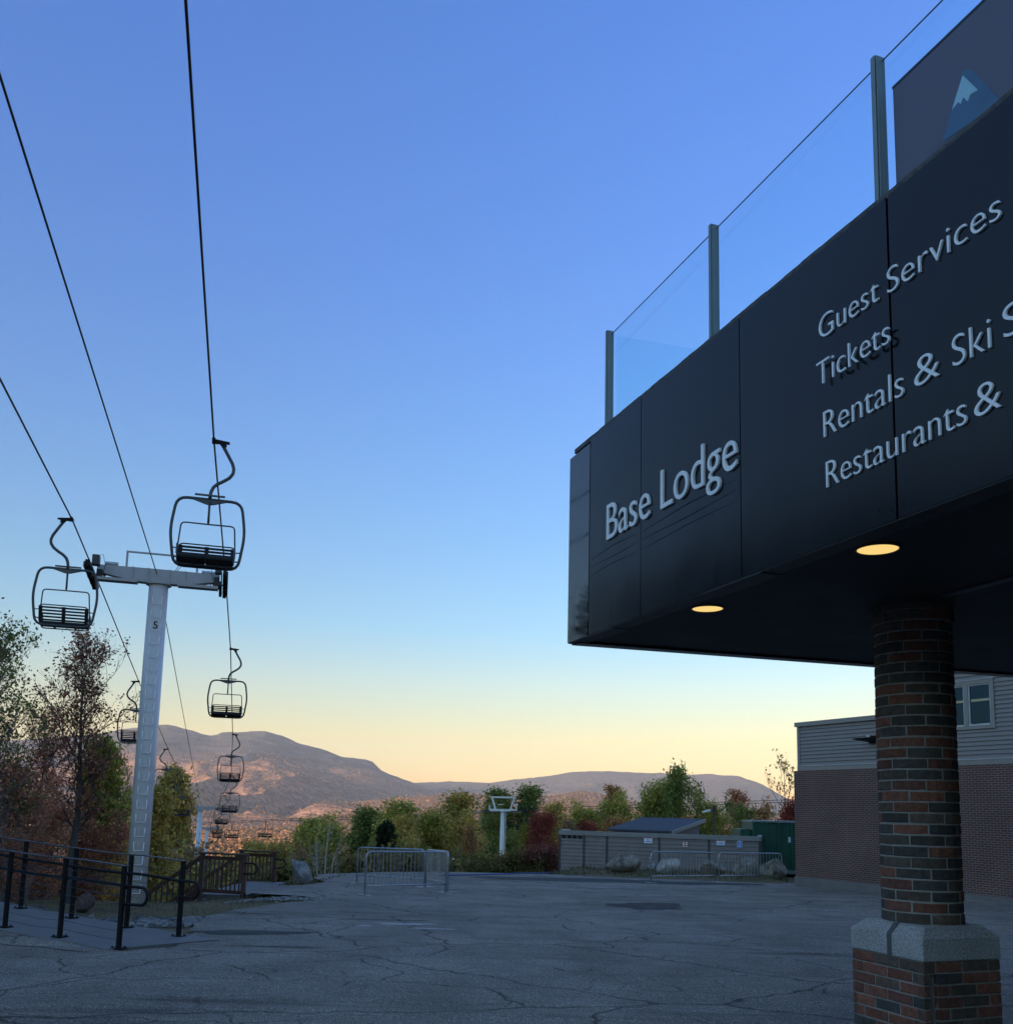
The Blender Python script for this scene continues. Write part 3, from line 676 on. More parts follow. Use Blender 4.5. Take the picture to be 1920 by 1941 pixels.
# far woods: slopes and valley beyond the near trees
def far_woods():
    r = np.random.default_rng(17); N = 42000
    rr = np.exp(r.uniform(math.log(110), math.log(6800), N)); az = rad(-24)+r.uniform(0, 1, N)*rad(50)
    keep = np.ones(N, bool); x = rr*np.sin(az); y = rr*np.cos(az)
    z = np.maximum(ground_z(x, y), np.maximum(np.where(rr > 2300, big.z(az, np.maximum(rr, 2300)), -999), np.where((rr > 2000) & (rr < 4400), mid.z(az, np.maximum(rr, 2000)), -999)))
    keep &= ~((rr < 230) & (np.abs(az-rad(-16.5)) < rad(3.6))); keep &= ~((rr < 135) & (np.abs(az-rad(-.2)) < rad(1.8)))
    x, y, z, rr = x[keep], y[keep], z[keep], rr[keep]; N = len(x)
    hgt = r.uniform(6, 12, N)*np.where(rr < 300, .8, 1.0)*np.where(rr > 2000, 1.1, 1)*np.where(rr > 4500, 1.25, 1); wd = hgt*r.uniform(.28, .45, N)
    pal = np.array([(.055, .065, .028), (.08, .075, .03), (.035, .05, .03), (.19, .11, .05), (.29, .17, .10), (.20, .125, .085), (.34, .20, .125), (.03, .042, .03)])
    near = np.array([.26, .22, .16, .12, .04, .12, .0, .08]); farp = np.array([.02, .05, .03, .26, .24, .20, .15, .05])
    k = np.where(rr < 700, r.choice(8, N, p=near/near.sum()), r.choice(8, N, p=farp/farp.sum())); colr = pal[k]
    V = []; C = []; nq = 11
    c = r.normal(0, 1, (N, nq, 3)); c /= np.linalg.norm(c, axis=2, keepdims=True)*r.uniform(1.0, 1.7, (N, nq, 1)); c *= np.stack([wd, wd, hgt*.5], 1)[:, None, :]
    c += np.stack([x, y, z+hgt*.52], 1)[:, None, :]
    s = (wd*.62)[:, None, None]*r.uniform(.5, 1.1, (N, nq, 1)); a = r.normal(0, 1, (N, nq, 3)); a /= np.linalg.norm(a, axis=2, keepdims=True)
    b = np.cross(a, r.normal(0, 1, (N, nq, 3))); b /= np.linalg.norm(b, axis=2, keepdims=True)
    V = np.stack([c-a*s, c+b*s*.7, c+a*s, c-b*s*.7], 2).reshape(-1, 3); col = np.repeat(colr[:, None, :], nq, 1)*r.uniform(.7, 1.3, (N, nq, 1))
    t = NT('far_foliage'); t.set(Base_Color=t.n('VertexColor', layer_name='Col').outputs[0], Roughness=1.0); t.b.inputs['Specular IOR Level'].default_value = 0
    o = npmesh('woods', V, np.arange(N*nq*4).reshape(-1, 4), t.m, col=col.reshape(-1, 3)); tag(o, 'autumn woods filling the slope and the sunlit valley below the mountain', 'woods', kind='stuff')
far_woods()

# ------------------------------------------------------------------ lodge entrance canopy
def make_fascia(name, rough, dents):
    t = NT(name); c = t.coord()
    f = t.noise(c, 1.4, 5)
    base = t.mix(t.ramp(f, [(.3, 0), (.7, 1)]), (.005, .006, .009), (.009, .011, .015))
    mp = t.n('Mapping'); mp.inputs['Scale'].default_value = (9, 9, .35); t.l(c, mp.inputs[0])
    streak = t.noise(mp.outputs[0], 1.5, 4)
    t.set(Base_Color=base, Roughness=t.math('MULTIPLY_ADD', streak, .16, rough-.08))
    t.b.inputs['Specular IOR Level'].default_value = .30
    wav = t.noise(c, .9, 2)
    h = t.math('MULTIPLY', wav, dents)
    if dents > 1.5:
        mp2 = t.n('Mapping'); mp2.inputs['Scale'].default_value = (1.2, 1, 7); mp2.inputs['Rotation'].default_value = (0, .12, 0); t.l(c, mp2.inputs[0])
        h = t.math('ADD', h, t.math('MULTIPLY', t.noise(mp2.outputs[0], 2.2, 3), 1.3))
    t.bump(h, .30, .02); return t.m
M['fascia'] = make_fascia('dark_fascia_panel', .20, 1.0)
M['fascia_corner'] = make_fascia('glossy_corner_panel', .05, .35); M['fascia_corner'].node_tree.nodes['Principled BSDF'].inputs['Specular IOR Level'].default_value = 1.0
CAN = empty('entrance_canopy', (.493, 7.576, 2.98), math.atan2(-.9367, .3502), 'dark lodge entrance canopy with raised grey lettering and two lit downlights', 'canopy')
FH = 1.605
for i, (a, b) in enumerate([(.392, 1.236), (1.236, 2.44), (2.44, 3.66), (3.66, 4.88), (4.88, 6.10), (6.10, 7.32), (7.32, 8.54), (8.54, 9.76), (9.76, 10.98)]):
    g_ = .002 if i == 1 else .007
    m = MB(); m.box(a+g_, b-g_, 0, .04, 0, FH)
    if i < 2:                # shallow creases pressed into the lower sheet
        for zc, dz_ in ((.60, .02), (.545, -.01), (.47, .015)): m.tube([(a+.03, .003, zc), ((a+b)/2, .0015, zc+dz_), (b-.06, .0035, zc+dz_*.3)], .0042, 6)
    r = random.Random(i)
    for k in range(4):   # screw heads
        xx = (a+.03, a+.10, b-.04, b-.12)[k]+r.random()*.03; zz = (.06, .045, .05, .075)[k]; m.tube([(xx, .0, zz), (xx, -.003, zz)], .0055, 8)
    m.build('fascia_panel', M['fascia'], CAN)
m = MB(); m.box(0, .386, .0, .04, 0, FH-.03); tag(m.build('fascia_panel', M['fascia_corner'], CAN), 'glossy end panel mirroring trees')
m = MB(); m.box(.01, 10.98, .041, .06, .002, FH-.04); m.box(.004, 10.98, .004, .125, -.008, -.001)
m.box(.35, .80, .002, .14, -.014, -.0085); m.box(2.02, 2.62, .002, .14, -.014, -.0085); m.build('bottom_flange', simple('flange_paint', (.02, .022, .028), .55), CAN)
m = MB(); m.prism([(0, .0425), (.022, .0425), (.763, 8.5), (.741, 8.5)], 0, FH-.002); m.prism([(-.004, .0425), (.12, .0425), (.86, 8.5), (.737, 8.5)], -.016, -.002)
m.build('far_fascia', M['fascia'], CAN)
m = MB(); m.prism([(.03, .065), (10.98, .065), (10.98, 8.5), (.77, 8.5)], .003, FH-.05); m.build('soffit', M['soffit'], CAN)
m = MB()
r = random.Random(5); x = .06
while x < 10.9:                 # rough broken edge of the deck topping
    w_ = .05+r.random()*.12; m.box(x, x+w_, .010+r.random()*.004, .6, FH, FH+.034+r.random()*.003); x += w_
m.prism([(.06, .6), (10.98, .6), (10.98, 8.4), (.8, 8.4)], FH-.02, FH+.03)
m.build('deck_edge', simple('rough_deck_edge', (.10, .10, .10), .95, 0, .6, 40, .8), CAN)
m = MB(); m.bar((2.6, 1.35, .005), (6.5, 1.30, .005), .06, .03); m.build('soffit_trim', M['dark_steel'], CAN)
m = MB(); m.box(1.0, 10.9, 8.0, 8.4, -3.4, .002); m.box(10.9, 11.3, -.6, 8.4, -3.4, 3.2); m.build('wall', simple('lodge_wall_dark', (.05, .035, .03), .8), CAN)
lampm = NT('downlight_lens'); lampm.set(Base_Color=(.8, .7, .5), Emission_Color=(1.0, .68, .20), Emission_Strength=.42)
for (u, v), c_ in (((1663.5, 1040), .2), ((1341, 1153), .2)):
    d = ray(u, v); p = d*((1.36-.0)/d[2]); q = CAN.matrix_basis.inverted() if False else None
    dx, dy = p[0]-.493, p[1]-7.576; lx = dx*.3502-dy*.9367; ly = dx*.9367+dy*.3502
    n = 32; ring = [(lx+.1*math.cos(2*math.pi*i/n), ly+.1*math.sin(2*math.pi*i/n)) for i in range(n)]
    o = MB().prism(ring, -.004, .0025).build('downlight', lampm.m, CAN)
    m = MB(); m.tube([(a, b, -.003) for a, b in [(lx+.107*math.cos(2*math.pi*i/n), ly+.107*math.sin(2*math.pi*i/n)) for i in range(n)]], .006, 6, closed=True)
    m.build('trim_ring', M['dark_steel'], o)
    # the lamp's own weak light
    pl = bpy.data.lights.new('downlight_glow', 'SPOT'); pl.energy = 1.0; pl.color = (1, .75, .4); pl.spot_size = rad(100); pl.spot_blend = .8; pl.shadow_soft_size = .08
    po = bpy.data.objects.new('downlight_glow', pl); COL.objects.link(po); po.parent = CAN; po.location = (lx, ly, -.03)
# lettering
def text_mesh(body, depth, offset=0.0):
    cu = bpy.data.curves.new('t', 'FONT'); cu.body = body; cu.size = 1; cu.extrude = depth; cu.offset = offset; cu.resolution_u = 6
    o = bpy.data.objects.new('t', cu); COL.objects.link(o); dg = bpy.context.evaluated_depsgraph_get()
    me = bpy.data.meshes.new_from_object(o.evaluated_get(dg)); bpy.data.objects.remove(o); bpy.data.curves.remove(cu); return me
def cap_height():
    me = text_mesh('L', 0); ys = [v.co.y for v in me.vertices]; return max(ys)-min(ys), min(ys)
CAPH, CAPB = cap_height()
def lettering(words, t0, t1, base, cap, offset, label, depth=.010, y0=-.001):
    """raised letters screwed to the fascia: one part per letter"""
    me = text_mesh(words, 1.0, offset); co = np.zeros(len(me.vertices)*3); me.vertices.foreach_get('co', co); co = co.reshape(-1, 3)
    x0, x1 = co[:, 0].min(), co[:, 0].max(); sx = (t1-t0)/(x1-x0); sy = cap/CAPH
    out = np.c_[t0+(co[:, 0]-x0)*sx, y0-depth*.5-co[:, 2]*depth*.5, base+(co[:, 1]-CAPB)*sy]
    # faces of one glyph overlap in x and share vertices; a dot stands over its stem
    key = {}; rep_ = list(range(len(out)))
    for k, p in enumerate(np.round(co, 5)):
        rep_[k] = key.setdefault(tuple(p), k)
    par = list(range(len(out)))
    def find(a):
        while par[a] != a: par[a] = par[par[a]]; a = par[a]
        return a
    polys = [tuple(rep_[q] for q in p.vertices) for p in me.polygons]
    for p in polys:
        for q in p[1:]: par[find(q)] = find(p[0])
    isl = {}
    for p in polys: isl.setdefault(find(p[0]), []).append(p)
    parts = []
    for fs in isl.values():
        xs = out[[q for p in fs for q in p], 0]; parts.append([xs.min(), xs.max(), fs])
    parts.sort(key=lambda a: a[0]); glyphs = []
    for a in parts:
        for g_ in glyphs:
            if min(a[1], g_[1])-max(a[0], g_[0]) > .5*min(a[1]-a[0], g_[1]-g_[0]): g_[0] = min(a[0], g_[0]); g_[1] = max(a[1], g_[1]); g_[2] += a[2]; break
        else: glyphs.append(a)
    for g_ in glyphs:
        ids = sorted({q for p in g_[2] for q in p}); mp = {q: k for k, q in enumerate(ids)}
        fs = [tuple(dict.fromkeys(mp[q] for q in p)) for p in g_[2]]; m = MB(); m.add(out[ids], [f for f in fs if len(f) > 2]); m.build('letter', M['letter'], CAN)
    bpy.data.meshes.remove(me)
lettering('Base Lodge', .723, 2.424, .673, .278, -.006, 'large raised letters Base Lodge', .014, -.002)
lettering('Guest', 3.166, 3.598, 1.104, .128, -.015, 'raised letters Guest'); lettering('Services', 3.655, 4.294, 1.100, .128, -.015, 'raised letters Services')
lettering('Tickets', 3.165, 3.682, .843, .130, -.015, 'raised letters Tickets', .010, -.022)
lettering('Rentals', 3.184, 3.734, .565, .140, -.015, 'raised letters Rentals'); lettering('&', 3.80, 3.945, .567, .140, -.015, 'raised ampersand before Ski'); lettering('Ski', 4.018, 4.215, .567, .140, -.015, 'raised letters Ski'); lettering('S', 4.278, 4.368, .570, .140, -.015, 'raised letter S cut by the photo edge')
lettering('Restaurants', 3.195, 4.078, .293, .140, -.015, 'raised letters Restaurants'); lettering('&', 4.118, 4.25, .297, .140, -.015, 'raised ampersand after Restaurants')
# glass balustrade
def glass_mat():
    t = NT('balustrade_glass'); tr = t.n('BsdfTransparent'); gl = t.n('BsdfGlossy'); mx = t.n('MixShader'); lw = t.n('LayerWeight'); ge = t.n('NewGeometry')
    tr.inputs[0].default_value = (.90, .97, .985, 1); gl.inputs['Roughness'].default_value = .02
    lw.inputs[0].default_value = .5; sch = t.math('MULTIPLY_ADD', t.math('POWER', lw.outputs['Facing'], 5.0), .9, .04)
    t.l(t.math('MULTIPLY', sch, t.math('SUBTRACT', 1.0, ge.outputs['Backfacing'])), mx.inputs[0]); t.l(tr.outputs[0], mx.inputs[1]); t.l(gl.outputs[0], mx.inputs[2]); t.l(mx.outputs[0], t.t.nodes['Material Output'].inputs[0]); return t.m
M['glass'] = glass_mat(); M['glass_edge'] = simple('glass_edge', (.16, .24, .30), .3)
RAIL = empty('glass_balustrade', (.493, 7.576, 2.98), CAN.rotation_euler[2], 'glass balustrade with grey metal posts along the top of the dark canopy', 'balustrade')
PX = [.585, 2.075, 3.56, 5.045, 6.53, 8.0, 9.5]; GY = .075
for x in PX:
    m = MB(); m.box(x-.018, x+.010, GY-.036, GY+.022, FH+.02, 2.445); m.box(x-.018, x+.010, GY-.036, GY+.022, 2.4455, 2.452)
    m.box(x+.0105, x+.016, GY-.026, GY+.015, FH+.02, 2.44, 1); m.box(x+.0165, x+.022, GY-.033, GY+.018, FH+.02, 2.443)
    m.build('post', [M['rail_post'], M['rail_gasket']], RAIL)
for a, b in zip(PX, PX[1:]): m = MB(); m.box(a+.024, b-.020, GY-.006, GY+.002, FH+.05, 2.4150); m.box(a+.024, b-.020, GY-.006, GY+.002, 2.4151, 2.4175, 1); m.build('glass_pane', [M['glass'], M['glass_edge']], RAIL)
m = MB(); m.prism([(.60, GY+.05), (.612, GY+.05), (.772, GY+1.9), (.76, GY+1.9)], FH+.05, 2.41); m.build('glass_pane', M['glass'], RAIL)
m = MB(); m.prism([(.765, GY+1.95), (.777, GY+1.95), (.935, GY+3.8), (.923, GY+3.8)], FH+.05, 2.41); m.build('glass_pane', M['glass'], RAIL)
# banner with a mountain emblem
BAN = empty('banner', (.493, 7.576, 2.98), CAN.rotation_euler[2], 'purple blue banner with a white capped mountain emblem behind the glass', 'banner')
BY = GY+.03
def onb(zx, zy, y=BY-.004):
    u, v = 1600+zx*.18637, zy*.18637; d = ray(u, v); n = np.array([.9367, .3502, 0]); c0 = np.array([.493, 7.576, 0])+n*y
    p = d*((c0@n)/(d@n)); q = p-np.array([.493, 7.576, 1.36]); return q[0]*.3502-q[1]*.9367, q[2]
tl = onb(495, 905, BY); btop = tl[1]
m = MB(); m.box(tl[0], tl[0]+.82, BY, BY+.004, FH+.04, btop); m.box(tl[0]+.825, tl[0]+3.6, BY-.001, BY+.004, FH+.04, btop); m.build('cloth', simple('banner_cloth', (.19, .125, .165), .75, 0, .12, 3), BAN)
m = MB(); m.box(tl[0]-.002, tl[0]+3.6, BY-.003, BY+.007, btop, btop+.014); m.build('hem', M['black_metal'], BAN)
def flat(pts, y, name, mat, lab=None):
    P = [onb(a, b, y) for a, b in pts]; n = len(P); m = MB()
    m.add([(p[0], y, p[1]) for p in P]+[(p[0], y-.0015, p[1]) for p in P], [tuple(range(n, 2*n)), tuple(range(n-1, -1, -1))]+[(i, (i+1) % n, n+(i+1) % n, n+i) for i in range(n)])
    o = m.build(name, mat, BAN); 
    if lab: o['label'] = lab
flat([(1215, 705), (1300, 715), (1420, 830), (1520, 950), (1610, 1030), (1000, 1440), (1097, 1115)], BY-.002, 'mountain_emblem', simple('emblem_blue', (.10, .17, .29), .7), 'dark blue mountain shape')
flat([(1207, 762), (1362, 912), (1285, 955), (1258, 1028), (1212, 985), (1185, 1055), (1160, 1035), (1097, 1115)], BY-.004, 'snow_cap', simple('emblem_pale', (.62, .76, .86), .7), 'pale jagged snow cap')

# ------------------------------------------------------------------ brick column on its pedestal
def brick_mat():
    t = NT('mixed_brick'); a = t.n('VertexColor', layer_name='Col').outputs[0]; c = t.coord()
    f = t.noise(c, 28, 4, .65); f2 = t.noise(c, 140, 2)
    base = t.mix(1.0, a, t.ramp(f, [(.3, .66), (.7, 1.3)]), 'MULTIPLY'); base = t.mix(1.0, base, t.ramp(f2, [(.3, .8), (.7, 1.15)]), 'MULTIPLY')
    t.set(Base_Color=base, Roughness=.85); t.b.inputs['Specular IOR Level'].default_value = .3; t.bump(t.math('ADD', f, f2), .5, .004); return t.m
M['brick'] = brick_mat(); M['mortar'] = simple('mortar', (.29, .275, .25), .95, 0, .2, 30, .4)
BC = [(.078, .070, .062), (.105, .082, .066), (.062, .058, .056), (.20, .083, .058), (.15, .066, .05), (.22, .09, .06), (.11, .078, .060)]
def bcol(r, wts): 
    c = BC[r.choices(range(7), wts)[0]]; k = r.uniform(.8, 1.2); return tuple(q*k for q in c)
BR = empty('brick_column', (2.66, 6.05, -.05-.0265*6.05), CAN.rotation_euler[2], 'round mixed brick column on square brick pedestal carrying the dark canopy', 'column')
zg = -.05-.0265*6.05
def shaft():
    r = random.Random(8); m = MB(); z0 = EYE-.643-zg; ztop = 2.98+.03-zg; ch = .0677; n = 7; ang = 2*math.pi/n
    mc = MB(); R0 = .2365
    mc.tube([(0, 0, z0), (0, 0, ztop)], R0, 42)
    k = 0; z = z0+.004
    while z < ztop-.02:
        extra = .014 if z > ztop-.17 else 0.0
        off = (k % 2)*ang*.5+.35+r.uniform(-.03, .03)
        for i in range(n):
            a0 = off+i*ang+.5*.0105/.24; a1 = off+(i+1)*ang-.5*.0105/.24; a0 += r.uniform(-.008, .008); a1 += r.uniform(-.008, .008)
            rr = .2435+extra+r.uniform(-.003, .002); zz0 = z+r.uniform(-.0015, .0025); zz1 = z+.0575+r.uniform(-.002, .002); col = bcol(r, (3.2, 3, 2, 1.7, 1.7, 1, 1.6)); S = 4
            V = []
            for q in range(S+1):
                a = a0+(a1-a0)*q/S; ro = rr-(.0035 if q in (0, S) else 0)-(.0015 if q == 2 else 0)
                for (rad_, zz) in ((ro-.03, zz0), (ro-.003, zz0), (ro, zz0+.004), (ro, zz1-.004), (ro-.003, zz1), (ro-.03, zz1)): V.append((rad_*math.cos(a), rad_*math.sin(a), zz+r.uniform(-.0008, .0008)))
            F = []
            for q in range(S):
                for w_ in range(5): b = q*6+w_; F.append((b, b+6, b+7, b+1))
            F.append(tuple(range(0, 6))); F.append(tuple(S*6+w_ for w_ in range(5, -1, -1)))
            m.add(V, F, 0, col)
        k += 1; z += ch
    o = mc.build('shaft', M['mortar'], BR, smooth=False); m.build('brickwork', M['brick'], o, colattr=True)
shaft()
def pedestal():
    r = random.Random(12); s = .300; ztop = EYE-.84-zg; m = MB(); ch = .0677
    core = MB(); c = s-.008
    # plan with an upright groove beside the corner that faces the camera (local +x, -y)
    core.prism([(-c, -c), (c, -c), (c, -c+.045), (c-.075, -c+.045), (c-.075, -c+.098), (c, -c+.098), (c, c), (-c, c)], 0, ztop-.072)
    core.prism([(-c, -c), (c, -c), (c, c), (-c, c)], ztop-.0719, ztop)
    def brick(face, a, b, z, h, depth=.03, proud=0.0):
        col = bcol(r, (1.2, 1.4, 1.2, 3, 3, 2.4, 1.6)); j = lambda: r.uniform(-.0018, .0018); y0 = -(s+proud+r.uniform(-.002, .002)); e = .004
        V = []
        for yy, i in ((y0+depth, 0), (y0+e, 0), (y0, e)):
            for (xx, zz) in ((a+i, z+i), (b-i, z+i), (b-i, z+h-i), (a+i, z+h-i)): V.append((xx+j(), yy, zz+j()))
        F = [(0, 1, 5, 4), (1, 2, 6, 5), (2, 3, 7, 6), (3, 0, 4, 7), (4, 5, 9, 8), (5, 6, 10, 9), (6, 7, 11, 10), (7, 4, 8, 11), (8, 9, 10, 11)]
        ca, sa = [(1, 0), (0, 1), (-1, 0), (0, -1)][face]
        V = [(x*ca-y*sa, x*sa+y*ca, z_) for x, y, z_ in V]; m.add(V, F, 0, col)
    k = 0; z = ztop-ch+.006
    while z > -.05:
        for face in range(4):
            lo, hi = -s, s; 
            if face == 1 and k > 0: lo = -s+.105                # right-hand face starts after the groove
            first = .10 if (k+face) % 2 else .2
            x = lo; w_ = first
            while x < hi-.01:
                b = min(hi, x+w_)
                if hi-b < .05: b = hi
                brick(face, x+.0, b-(.0105 if b < hi else 0), z, .0573); x = b; w_ = .205
            if face == 1 and k > 0: brick(1, -s, -s+.047, z, .0573, .05)
        k += 1; z -= ch
    o = core.build('pedestal', M['mortar'], BR); m.build('brickwork', M['brick'], o, colattr=True)
pedestal()
def granite():
    t = NT('granite'); c = t.coord(); f = t.noise(c, 190, 2, .8); f2 = t.noise(c, 75, 3, .7); g_ = t.noise(c, 3, 3)
    base = t.ramp(f, [(.3, (.12, .12, .122)), (.43, (.36, .36, .36)), (.56, (.46, .46, .455)), (.66, (.66, .66, .65))])
    base = t.mix(1.0, base, t.ramp(f2, [(.35, .62), (.6, 1.15)]), 'MULTIPLY'); base = t.mix(1.0, base, t.ramp(g_, [(.3, .85), (.7, 1.1)]), 'MULTIPLY')
    t.set(Base_Color=base, Roughness=.8); t.bump(t.math('ADD', f, f2), .9, .006); M['granite'] = t.m
    z1 = EYE-.84-zg+.003; z2 = EYE-.702-zg; z3 = EYE-.640-zg; s = .306; q = .222; e = .008
    def ringp(h, cc, z): return [(-h+cc, -h, z), (h-cc, -h, z), (h, -h+cc, z), (h, h-cc, z), (h-cc, h, z), (-h+cc, h, z), (-h, h-cc, z), (-h, -h+cc, z)]
    rings = [ringp(s-.004, .006, z1), ringp(s, .006, z1+.006), ringp(s, .008, z2-.006), ringp(s-.010, .010, z2+.004), ringp(q+.02, .02, z3-.004), ringp(q, .02, z3)]
    m = MB(); V = sum(rings, []); F = []
    for i in range(len(rings)-1):
        for j in range(8): F.append((i*8+j, i*8+(j+1) % 8, i*8+8+(j+1) % 8, i*8+8+j))
    F.append(tuple(range(7, -1, -1))); F.append(tuple(40+j for j in range(8))); m.add(V, F); o = m.build('cap', M['granite'], BR)
    # mortar joint between the two cap stones on the left-hand face
    x0, x1 = .02, .058; m = MB(); pr = [(-s-.0015, z1+.002), (-s-.0015, z2-.004), (-q-.03, z3-.0015), (-q+.05, z3+.0015), (-q+.05, z1+.002)]
    V = [(x0, a, b) for a, b in pr]+[(x1, a, b) for a, b in pr]; n = 5; m.add(V, [(4, 3, 2, 1, 0), (5, 6, 7, 8, 9)]+[(i, (i+1) % n, n+(i+1) % n, n+i) for i in range(n)])
    m.build('mortar_joint', simple('cap_joint', (.09, .095, .10), .9), o)
granite()

# ------------------------------------------------------------------ brick building on the right
def wallbrick():
    t = NT('wall_brick'); s = t.n('SeparateXYZ'); t.l(t.coord(), s.inputs[0]); cb = t.n('CombineXYZ'); t.l(s.outputs[0], cb.inputs[0]); t.l(s.outputs[2], cb.inputs[1])
    b = t.n('TexBrick'); t.l(cb.outputs[0], b.inputs['Vector']); b.inputs['Scale'].default_value = 1.0; b.inputs['Brick Width'].default_value = .215; b.inputs['Row Height'].default_value = .0677
    b.inputs['Mortar Size'].default_value = .007; b.inputs['Mortar Smooth'].default_value = .2; b.inputs['Color1'].default_value = (.125, .05, .04, 1); b.inputs['Color2'].default_value = (.085, .042, .036, 1); b.inputs['Mortar'].default_value = (.24, .21, .19, 1)
    f = t.noise(t.coord(), .7, 5); base = t.mix(1.0, b.outputs[0], t.ramp(f, [(.3, .82), (.7, 1.15)]), 'MULTIPLY'); t.set(Base_Color=base, Roughness=.9); t.bump(b.outputs['Fac'], -.4, .006); return t.m
M['wall_brick'] = wallbrick()
BLD = empty('brick_building', (10.66, 34.6, 0), math.atan2(-.892, .452), 'low brick building with grey clapboard upper storey, behind the column', 'building')
zb = EYE+1.62
MB().box(0, 26, 0, 9, -1.6, zb).build('brick_wall', M['wall_brick'], BLD)
MB().box(-.03, 26, -.035, -.001, -1.7, -.57).build('foundation', M['concrete'], BLD)
SOFT = []
WIN = (6.42, 8.0, 4.42, 5.66)
m = MB(); m.box(.15, 5.2, .1, 8.8, zb+.002, 5.0)
m.box(5.2, 6.42, .1, .3, zb+.002, 8.5); m.box(8.0, 25.8, .1, 8.8, zb+.002, 8.5); m.box(6.42, 8.0, .1, .3, zb+.002, 4.42); m.box(6.42, 8.0, .1, .3, 5.66, 8.5); m.box(5.2, 8.0, 2.6, 8.8, zb+.002, 8.5); m.box(5.2, 8.0, .3, 2.6, 8.3, 8.5); m.box(5.2,5.35,.3,2.6,zb+.002,8.3)
m.build('upper_wall', M['clap'], BLD)
m = MB()
def boards(x0, x1, z0, z1):
    z = z0
    while z < z1-.02:
        h = min(.132, z1-z); m.hexa([(x0, .058, z), (x1, .058, z), (x1, .12, z), (x0, .12, z), (x0, .094, z+h), (x1, .094, z+h), (x1, .12, z+h), (x0, .12, z+h)]); z += .132
boards(.26, 5.199, 3.42, 4.86); boards(5.2, 6.24, 3.42, 8.2); boards(8.13, 25.5, 3.42, 8.2); boards(6.24, 8.13, 3.42, 4.30); boards(6.24, 8.13, 5.80, 8.2)
m.build('clapboards', M['clap'], BLD)
m = MB(); m.box(.14, .26, .045, .12, 3.42, 4.86); m.box(.13, 25.5, .045, .12, zb+.002, 3.40); m.build('trim_boards', M['trim_grey'], BLD)
m = MB(); m.box(.13, 25.5, .025, .12, 3.401, 3.418); m.build('drip_edge', M['window_frame'], BLD)
m = MB(); m.box(.06, 5.25, .0, 9, 4.862, 5.02); m.box(5.26, 25.8, 0, 9, 8.21, 8.45); m.build('roof_edge', M['trim_grey'], BLD)
wg = NT('window_glass'); tr = wg.n('BsdfTransparent'); gl = wg.n('BsdfGlossy'); mx = wg.n('MixShader'); tr.inputs[0].default_value = (.26, .40, .52, 1); gl.inputs['Roughness'].default_value = .03; gl.inputs[0].default_value = (.16, .42, .95, 1); mx.inputs[0].default_value = .045
wg.l(tr.outputs[0], mx.inputs[1]); wg.l(gl.outputs[0], mx.inputs[2]); wg.l(mx.outputs[0], wg.t.nodes['Material Output'].inputs[0])
m = MB(); m.box(6.26, 8.12, .04, .10, 5.662, 5.79); m.box(8.002, 8.12, .04, .10, 4.31, 5.661); m.box(6.26, 6.418, .04, .10, 4.31, 5.661); m.box(7.12, 7.26, .04, .10, 4.42, 5.661); m.box(6.42, 8.0, .04, .10, 4.31, 4.415); m.build('window_surround', M['trim_grey'], BLD)
m = MB(); m.box(6.24, 8.14, .02, .10, 5.791, 5.805); m.build('window_head_flashing', M['window_frame'], BLD)
for a, b in ((6.42, 7.118), (7.262, 8.0)):
    m = MB(); m.box(a, a+.035, .07, .14, 4.417, 5.66); m.box(b-.035, b, .07, .14, 4.417, 5.66); m.box(a+.036, b-.036, .07, .14, 5.625, 5.66); m.box(a+.036, b-.036, .04, .14, 4.417, 4.46)
    o = m.build('window', M['window_frame'], BLD); MB().box(a+.0355, b-.0355, .10, .108, 4.461, 5.624).build('pane', wg.m, o)
lm = NT('room_lamp_glow'); lm.set(Emission_Color=(1.0, .55, .24), Emission_Strength=.6)
MB().box(5.6, 7.5, 1.6, 1.64, 5.36, 5.43).build('room_lamp', lm.m, BLD)
m = MB(); m.box(5.36, 8.9, 2.5, 2.59, 3.3, 8.28); m.box(5.36, 8.9, .31, 2.49, 3.3, 3.36); m.box(8.0, 8.04, .31, 2.49, 3.37, 8.2); m.build('room_lining', simple('dim_room', (.03, .05, .075), .8), BLD)
WL = empty('wall_lamp', (10.66+.452*3.62, 34.6-.892*3.62, 4.2), BLD.rotation_euler[2], 'black wall lamp jutting from the grey clapboard, left of the column', 'lamp')
m = MB(); m.box(-.12, .12, .0, .075, -.12, .12); m.build('bracket', M['black_metal'], WL)
m = MB(); m.hexa([(-.09, -.78, -.03), (.09, -.78, -.03), (.13, -.02, -.08), (-.13, -.02, -.08), (-.07, -.78, .01), (.07, -.78, .01), (.13, -.02, .08), (-.13, -.02, .08)]); m.build('head', M['black_metal'], WL)
m = MB(); m.tube([(0, -.15, .08), (0, -.15, .15)], .06, 10); m.build('sensor', M['galv'], WL)

